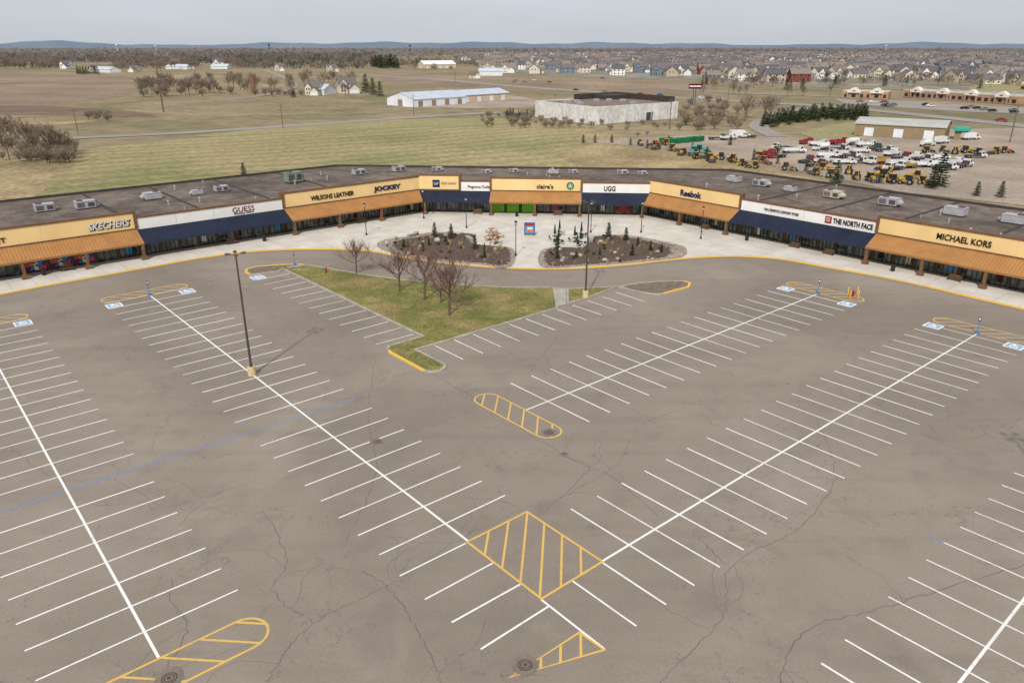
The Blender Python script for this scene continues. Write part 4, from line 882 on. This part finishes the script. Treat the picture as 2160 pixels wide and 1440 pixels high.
for i in range(10):
    mb=MB(); a=2+i*(lx-4)/9; mb.prism([bp(a,-.5),bp(a+.4,-.5),bp(a+.4,-.27),bp(a,-.27)],0,7.3,0); mk('pilaster',mb,[m_shr],e)
mb=MB(); mb.prism([bp(lx*.6,-.45),bp(lx*.6+4,-.45),bp(lx*.6+4,-.28),bp(lx*.6,-.28)],0,3.6,0); mk('door',mb,[m_unitd],e)
T,l=frm(1801,285,1990,296); shed(T,l,17,4.6,1.6,m_tanw,m_tanr,'low tan metal building with pale roof')
mb=MB(); T3=T@Matrix.Translation((l+2,6,0)); mb.box(0,5,0,8,3.0,3.9,0,T3); mb.box(.5,4.5,1,7,0,3.0,1,T3); mk('kiosk',mb,[m_teal,m_tanw],label='small kiosk with teal awning beside tan building',category='kiosk')
m_cream=M('cream_gable',C(226,222,214))
def strip_mall(u0,v0,u1,v1,D,n,label):
    T,l=frm(u0,v0,u1,v1); e=empty('strip_mall',T.translation,label,'building'); e.matrix_basis=T
    mb=MB(); mb.box(0,l,0,D,0,4.2,0); mb.box(-.1,l+.1,-.12,D+.1,4.202,4.8,1); mk('wall',mb,[m_brk,m_sandw],e)
    mb=MB(); mb.box(.3,l-.3,.2,D-.2,4.6,4.85,0); mk('roof',mb,[m_tanr],e)
    for i in range(n):
        x=(i+.5)*l/n; mb=MB(); w=4
        prof=[(-w,3.6),(-w,5.0),(-w*.7,5.2),(-w*.4,6.4),(0,7.0),(w*.4,6.4),(w*.7,5.2),(w,5.0),(w,3.6)]
        mb.add([(x+a,-1.2,b) for a,b in prof]+[(x+a,2,b) for a,b in prof],[tuple(range(9))]+[(j,j+9,j+10,j+1) for j in range(8)]+[tuple(range(17,8,-1)),(0,8,17,9)],0)
        mb.box(x-w,x-w+.8,-1.2,-.4,0,3.6,1); mb.box(x+w-.8,x+w,-1.2,-.4,0,3.6,1); mb.box(x-1.0,x+1.0,-1.3,-1.21,4.4,5.0,2)
        mk('gable_entrance',mb,[m_cream,m_brk,m_red],e)
    m=int(l/4)
    for i in range(m):
        x=(i+.5)*l/m; mb=MB(); mb.box(x-1.2,x+1.2,-.08,-.01,.8,2.8,0); mk('window',mb,[m_win],e)
    for i in range(int(l/12)):
        mb=MB(); x=6+i*12; mb.box(x-1,x+1,D/2-1,D/2+1,4.85,6.0,0); mk('rooftop_housing',mb,[m_unit],e)
strip_mall(1776,207,1872,210,16,2,'brick strip mall with cream gabled entrances')
strip_mall(1905,205,2145,221,20,4,'long brick strip mall with cream curved gables')
strip_mall(2150,190,2260,194,18,1,'distant brick shops with cream gable')
def pylon(u,v,h,w,hh,mat,label):
    e=empty('pylon_sign',(*W(u,v),-.1),label,'sign','roadside pylon signs')
    for x in (-.6,.6): mb=MB(); mb.cyl((x,0,0),(x,0,h),.2,.2,6,0); mk('post',mb,[m_pole],e)
    mb=MB(); mb.box(-w/2,w/2,-.4,.4,h,h+hh,0); mb.box(-w/2+.3,w/2-.3,-.43,-.402,h+hh*.35,h+hh*.65,1); mk('sign_panel',mb,[mat,m_whitep],e)
pylon(1463,222,9,7,2.6,m_dred,'dark red roadside pylon sign'); pylon(1655,163,8,4,4,m_orange,'orange roadside pylon sign'); pylon(1080,150,8,3,3,m_whitep,'white roadside pylon sign')
def upole():
    e=empty('utility_pole',(0,0,0),'wooden utility pole in dry field','utility pole','wooden utility poles')
    mb=MB(); mb.cyl((0,0,0),(0,0,12),.22,.14,7,0); a=mk('pole',mb,[m_bark2],e); mb=MB(); mb.box(-1.3,1.3,-.07,.07,11,11.15,0)
    for x in (-1.1,0,1.1): mb.cyl((x,0,11.15),(x,0,11.4),.06,.06,5,0)
    b=mk('crossarm',mb,[m_bark2],e); return e,[a,b]
e,k=upole(); e.location=(*W(597,269),-.1); e.scale=(.8,)*3
for u,v,s in ((345,236,1.9),(165,283,.8),(873,243,.8),(1170,240,.8),(1412,272,1.0),(2130,300,1.1),(1535,212,.8),(1680,190,.8),(1900,200,.8),(960,175,.9)): clone(e,k,(*W(u,v),-.1),U(-.3,.3),s)
mb=MB(); mb.cyl((0,0,0),(0,0,12),1.6,1.5,14,0); mb.cyl((0,0,12),(0,0,13),1.7,.5,14,1); X,Y=W(536,197); mk('silo',mb,[M('silo_brick',C(134,100,82)),m_brown],None,Matrix.Translation((X,Y,-.1)),label='tall reddish brick silo beside trees',category='silo')
def wtower(u,v,h,mat):
    X,Y=W(u,v); e=empty('water_tower',(X,Y,0),'distant water tower on the horizon','water tower','water towers on the horizon')
    mb=MB(); mb.cyl((0,0,0),(0,0,h*.7),h*.07,h*.05,8,0); mk('stem',mb,[mat],e); mb=MB(); mb.cyl((0,0,h*.62),(0,0,h*.75),h*.05,h*.2,12,0); mb.cyl((0,0,h*.75),(0,0,h*.9),h*.2,h*.19,12,0); mb.cyl((0,0,h*.9),(0,0,h),h*.19,h*.03,12,0); mk('tank',mb,[mat],e)
wtower(248,108,44,m_conct); wtower(568,106,50,m_bluep); wtower(865,108,40,m_bluep); wtower(330,108,38,m_conct); wtower(1868,106,40,m_conct)
# ---------------------------------------------------------------- vehicles
def wheel(e,x,y,r,w=.3):
    mb=MB(); mb.cyl((x,y-w/2,r),(x,y+w/2,r),r,r,12,0); mb.cyl((x,y-w/2-.01,r),(x,y+w/2+.01,r),r*.5,r*.5,8,1); return mk('wheel',mb,[m_tire,m_alu],e)
def truck(cabm,bodym,kind):
    e=empty('truck',(0,0,-900),'work truck parked in gravel yard','truck','work trucks parked in the gravel yard'); k=[]
    mb=MB(); s=[(2.0,.6),(4.3,.6),(4.35,1.35),(3.4,1.5),(2.95,2.35),(2.0,2.4)]
    mb.add([(x,-1.05,z) for x,z in s]+[(x,1.05,z) for x,z in s],[tuple(range(6)),tuple(range(11,5,-1))]+[(i,i+6,(i+1)%6+6,(i+1)%6) for i in range(6)],0)
    mb.add([(3.40,-.95,1.55),(3.40,.95,1.55),(2.99,.9,2.3),(2.99,-.9,2.3)],[(0,1,2,3)],1,Matrix.Translation((.03,0,.02)))
    for y in (-1.07,1.07): mb.add([(2.2,y,1.5),(3.15,y,1.5),(2.85,y,2.2),(2.2,y,2.2)],[(0,1,2,3)],1)
    k.append(mk('cab',mb,[cabm,m_win],e)); mb=MB()
    mb.box(-3.6,2.0,-.5,.5,.55,.8,1)
    if kind=='flat': mb.box(-3.7,1.8,-1.15,1.15,.85,1.0,0); mb.box(1.6,1.75,-1.1,1.1,1.0,1.9,0)
    elif kind=='box': mb.box(-3.7,1.8,-1.15,1.15,.85,2.9,0)
    elif kind=='tank': mb.cyl((-3.6,0,1.7),(1.7,0,1.7),.95,.95,14,0)
    else:
        mb.box(-3.6,1.7,-1.15,-1.0,.85,1.7,0); mb.box(-3.6,1.7,1.0,1.15,.85,1.7,0); mb.box(-3.6,-3.45,-1,1,.85,1.7,0); mb.box(1.55,1.7,-1,1,.85,1.9,0); mb.box(-3.45,1.55,-1,1,.85,.95,1); mb.cyl((-.5,-.9,1.9),(-.5,.9,2.0),.1,.1,6,1)
    k.append(mk('cargo_body',mb,[bodym,m_unitd],e))
    for x in (3.3,-1.6,-2.7):
        for y in (-.95,.95): k.append(wheel(e,x,y,.48))
    return e,k
trk=[truck(m_whitep,m_whitep,'util'),truck(m_whitep,m_unitd,'flat'),truck(m_red,m_red,'util'),truck(m_red,m_unitd,'flat'),truck(m_whitep,m_whitep,'tank'),truck(m_greenp,m_unitd,'flat'),truck(m_whitep,m_yeq,'util'),truck(m_whitep,m_whitep,'box')]
trn=['white utility truck','white flatbed truck','red utility truck','red flatbed truck','white tanker truck','green flatbed truck','white truck with yellow dump body','white box truck']
def vplace(src,u,v,rz,sc,lab):
    e,k=src
    if e.location.z<-100: e.location=(*W(u,v),-.1); e.rotation_euler=(0,0,rz); e.scale=(sc,)*3; e['label']=lab
    else: clone(e,k,(*W(u,v),-.1),rz,sc,lab)
random.seed(21)
TK=[(1648,314,1),(1700,303,2),(1725,307,0),(1732,316,4),(1745,332,0),(1768,328,0),(1790,332,1),(1812,322,0),(1842,316,5),(1800,305,4),(1770,304,2),(1826,309,0),(1865,319,1),(1900,336,3),(1925,334,0),(1948,338,1),(1938,352,0),(1968,350,0),(1990,358,1),(2012,346,0),(2055,332,1),(1912,354,6),(1720,350,3),(1700,342,3),(1735,343,0),(1640,332,3),(1615,330,2),(1852,345,6),(1535,294,0),(1558,290,7),(1580,290,1),(2045,294,7),(1985,302,7),(1955,308,4),(1512,294,5),(1885,358,1),(1778,346,0),(1805,344,1),(1880,328,0),(1672,322,0),(1975,336,0),(2030,352,1),(1895,348,0),(1770,316,1)]
for u,v,k in TK: vplace(trk[k],u,v,math.radians(25)+random.choice((0,math.pi,.2,-.3))+U(-.1,.1),U(.8,.95),trn[k]+' parked in gravel yard')
def loader(mt):
    e=empty('tractor',(0,0,-900),'yellow construction tractor with front bucket','construction vehicle','yellow construction machines in the gravel yard'); k=[]
    mb=MB(); mb.box(-1.6,2.0,-.5,.5,.7,1.3,0); mb.box(.4,1.9,-.45,.45,1.3,1.75,0,tp=.06); k.append(mk('body',mb,[mt],e))
    mb=MB(); mb.box(-1.3,.3,-.7,.7,1.32,2.5,1,tp=.1); mb.box(-1.35,.35,-.75,.75,2.505,2.65,0); k.append(mk('cab',mb,[mt,m_win],e))
    for y in (-.8,.8): k.append(wheel(e,-.9,y,.75,.4)); k.append(wheel(e,1.4,y,.5,.3))
    mb=MB()
    for y in (-.55,.55): mb.cyl((.6,y,1.4),(2.6,y,.8),.09,.09,5,0)
    mb.add([(2.6,-1.1,.2),(3.4,-1.1,.15),(2.6,-1.1,1.0),(2.6,1.1,.2),(3.4,1.1,.15),(2.6,1.1,1.0)],[(0,1,2),(3,5,4),(0,3,4,1),(0,2,5,3)],0); k.append(mk('bucket',mb,[m_unitd],e))
    mb=MB(); mb.cyl((-1.6,0,1.1),(-2.6,0,2.6),.12,.1,5,0); mb.cyl((-2.6,0,2.6),(-3.2,0,1.0),.1,.08,5,0); mb.box(-3.4,-3.0,-.3,.3,.6,1.0,0); k.append(mk('digging_arm',mb,[mt],e))
    return e,k
ld=[loader(m_yeq),loader(m_orange),loader(m_teal)]
LD=[(1545,341),(1518,336),(1498,340),(1565,348),(1590,354),(1600,336),(1470,334),(1718,368),(1738,358),(1755,374),(1790,366),(1806,378),(1836,382),(1858,374),(1884,386),(1912,388),(1930,376),(1948,388),(1660,358),(1990,320),(2014,324),(2038,322),(2066,326),(2098,324),(1955,322),(1380,309),(1404,306),(1350,306),(1635,322),(1875,366),(1440,326),(1420,318)]
for u,v in LD: vplace(ld[0],u,v,U(0,6.28),U(.72,.95),'yellow construction tractor with bucket in gravel yard')
for u,v in ((1385,314),(1612,344),(2120,322),(1866,358)): vplace(ld[1],u,v,U(0,6.28),.8,'orange construction machine in gravel yard')
for u,v in ((1478,322),(1462,326)): vplace(ld[2],u,v,U(0,6.28),1.0,'teal machine at the yard edge')
e=empty('container',(*W(1440,300),-.1),'dark green waste container in yard','container','green containers in the yard',.3,.8)
mb=MB(); mb.box(-3,3,-1.2,1.2,.15,2.1,0); k1=mk('body',mb,[m_greenp],e); mb=MB()
for x in (-2.4,-1.2,0,1.2,2.4): mb.box(x-.08,x+.08,-1.3,-1.202,.15,2.1,0); mb.box(x-.08,x+.08,1.202,1.3,.15,2.1,0)
k2=mk('rib',mb,[m_greenp],e)
for u,v in ((1458,298),(1422,302),(1405,300),(1474,297)): clone(e,[k1,k2],(*W(u,v),-.1),U(0,1),.8)
def car(mt):
    e=empty('parked_car',(0,0,-900),'parked car on distant asphalt','car','cars around the distant shops'); k=[]
    mb=MB(); s=[(-2.2,.35),(2.2,.35),(2.25,.75),(1.2,.95),(.6,1.4),(-1.1,1.42),(-1.9,.98),(-2.25,.85)]
    mb.add([(x,-.88,z) for x,z in s]+[(x,.88,z) for x,z in s],[tuple(range(8)),tuple(range(15,7,-1))]+[(i,i+8,(i+1)%8+8,(i+1)%8) for i in range(8)],0)
    k.append(mk('body',mb,[mt],e)); mb=MB()
    for y in (-.89,.89): mb.add([(-1.6,y,.98),(1.0,y,.98),(.55,y,1.34),(-1.05,y,1.36)],[(0,1,2,3)],0)
    k.append(mk('window',mb,[m_win],e))
    for x in (-1.35,1.4):
        for y in (-.8,.8): k.append(wheel(e,x,y,.32,.2))
    return e,k
cs=[car(m) for m in (m_whitep,m_red,m_grey,m_black,m_bluep)]; cn=['white','red','grey','black','blue']
for i in range(30):
    j=random.choice((0,1,2,2,3,3,3,4))
    if i<17: u=U(1780,2160); v=212+(u-1780)*.05+U(0,8)
    elif i<24: u=U(1200,2000); v=190+(u-1200)*.062
    else: u,v=U(1050,1300),U(166,176)
    vplace(cs[j],u,v,U(-.2,.2),1,cn[j]+' parked car on distant asphalt')
vplace(cs[1],2112,256,-.3,1.1,'red car on the road')
e=empty('chain_link_fence',(*W(1430,320),-.1),'grey chain link fence around gravel yard','fence')
P=[W(*a) for a in ((1235,303),(1420,321),(1600,347),(1900,409),(2160,438))]; lx,ly=e.location.x,e.location.y
for (a,b),(c,d) in zip(P,P[1:]):
    L_=math.hypot(c-a,d-b); n=int(L_/4)
    for i in range(n): x=a+(c-a)*i/n-lx; y=b+(d-b)*i/n-ly; mb=MB(); mb.cyl((x,y,0),(x,y,2),.04,.04,4,0); mk('post',mb,[m_alu],e)
mb=MB()
for z in (.1,.7,1.3,1.95):
    for (a,b),(c,d) in zip(P,P[1:]): mb.cyl((a-lx,b-ly,z),(c-lx,d-ly,z),.02,.02,3,0)
mk('rail',mb,[m_alu],e)
for o in list(bpy.data.objects):
    if o.parent is None and o.type=='EMPTY' and o.location.z<-100:
        for c in list(o.children): bpy.data.objects.remove(c)
        bpy.data.objects.remove(o)
# ---------------------------------------------------------------- light, sky, camera
sd=Vector((3.35,13.0,-12.9)).normalized()
l=bpy.data.lights.new('sun','SUN'); l.energy=3.0; l.angle=math.radians(1.5); l.color=(1,.95,.87)
lo=bpy.data.objects.new('sun',l); lo.rotation_euler=sd.to_track_quat('-Z','Y').to_euler(); col.objects.link(lo)
w=bpy.data.worlds.new('World'); bpy.context.scene.world=w; w.use_nodes=True; nt=w.node_tree; bg=nt.nodes['Background']
sk=nt.nodes.new('ShaderNodeTexSky'); sk.sky_type='NISHITA'; sk.sun_disc=False; sk.sun_elevation=math.radians(43.8); sk.sun_rotation=math.radians(194.4); sk.air_density=1; sk.dust_density=2.5
tc=nt.nodes.new('ShaderNodeTexCoord'); mp=nt.nodes.new('ShaderNodeMapping'); mp.inputs['Scale'].default_value=(1,1,7); nt.links.new(tc.outputs['Generated'],mp.inputs[0])
cl=noise(nt,mp.outputs[0],1.6,6,.3); f=mrange(nt,cl,.3,.7,.72,.96)
out=mixc(nt,f,sk.outputs[0],(6.4,6.75,7.35,1)); nt.links.new(out,bg.inputs[0]); bg.inputs[1].default_value=.1
sc=bpy.context.scene; sc.view_settings.view_transform='Standard'; sc.view_settings.look='None'; sc.view_settings.exposure=0
cam=bpy.data.cameras.new('camera'); cam.lens=F/2160*36; cam.sensor_width=36; cam.clip_end=40000; cam.clip_start=.5
co=bpy.data.objects.new('camera',cam); co.location=(0,0,H); co.rotation_euler=(math.radians(90)-TH,0,0); col.objects.link(co); sc.camera=co
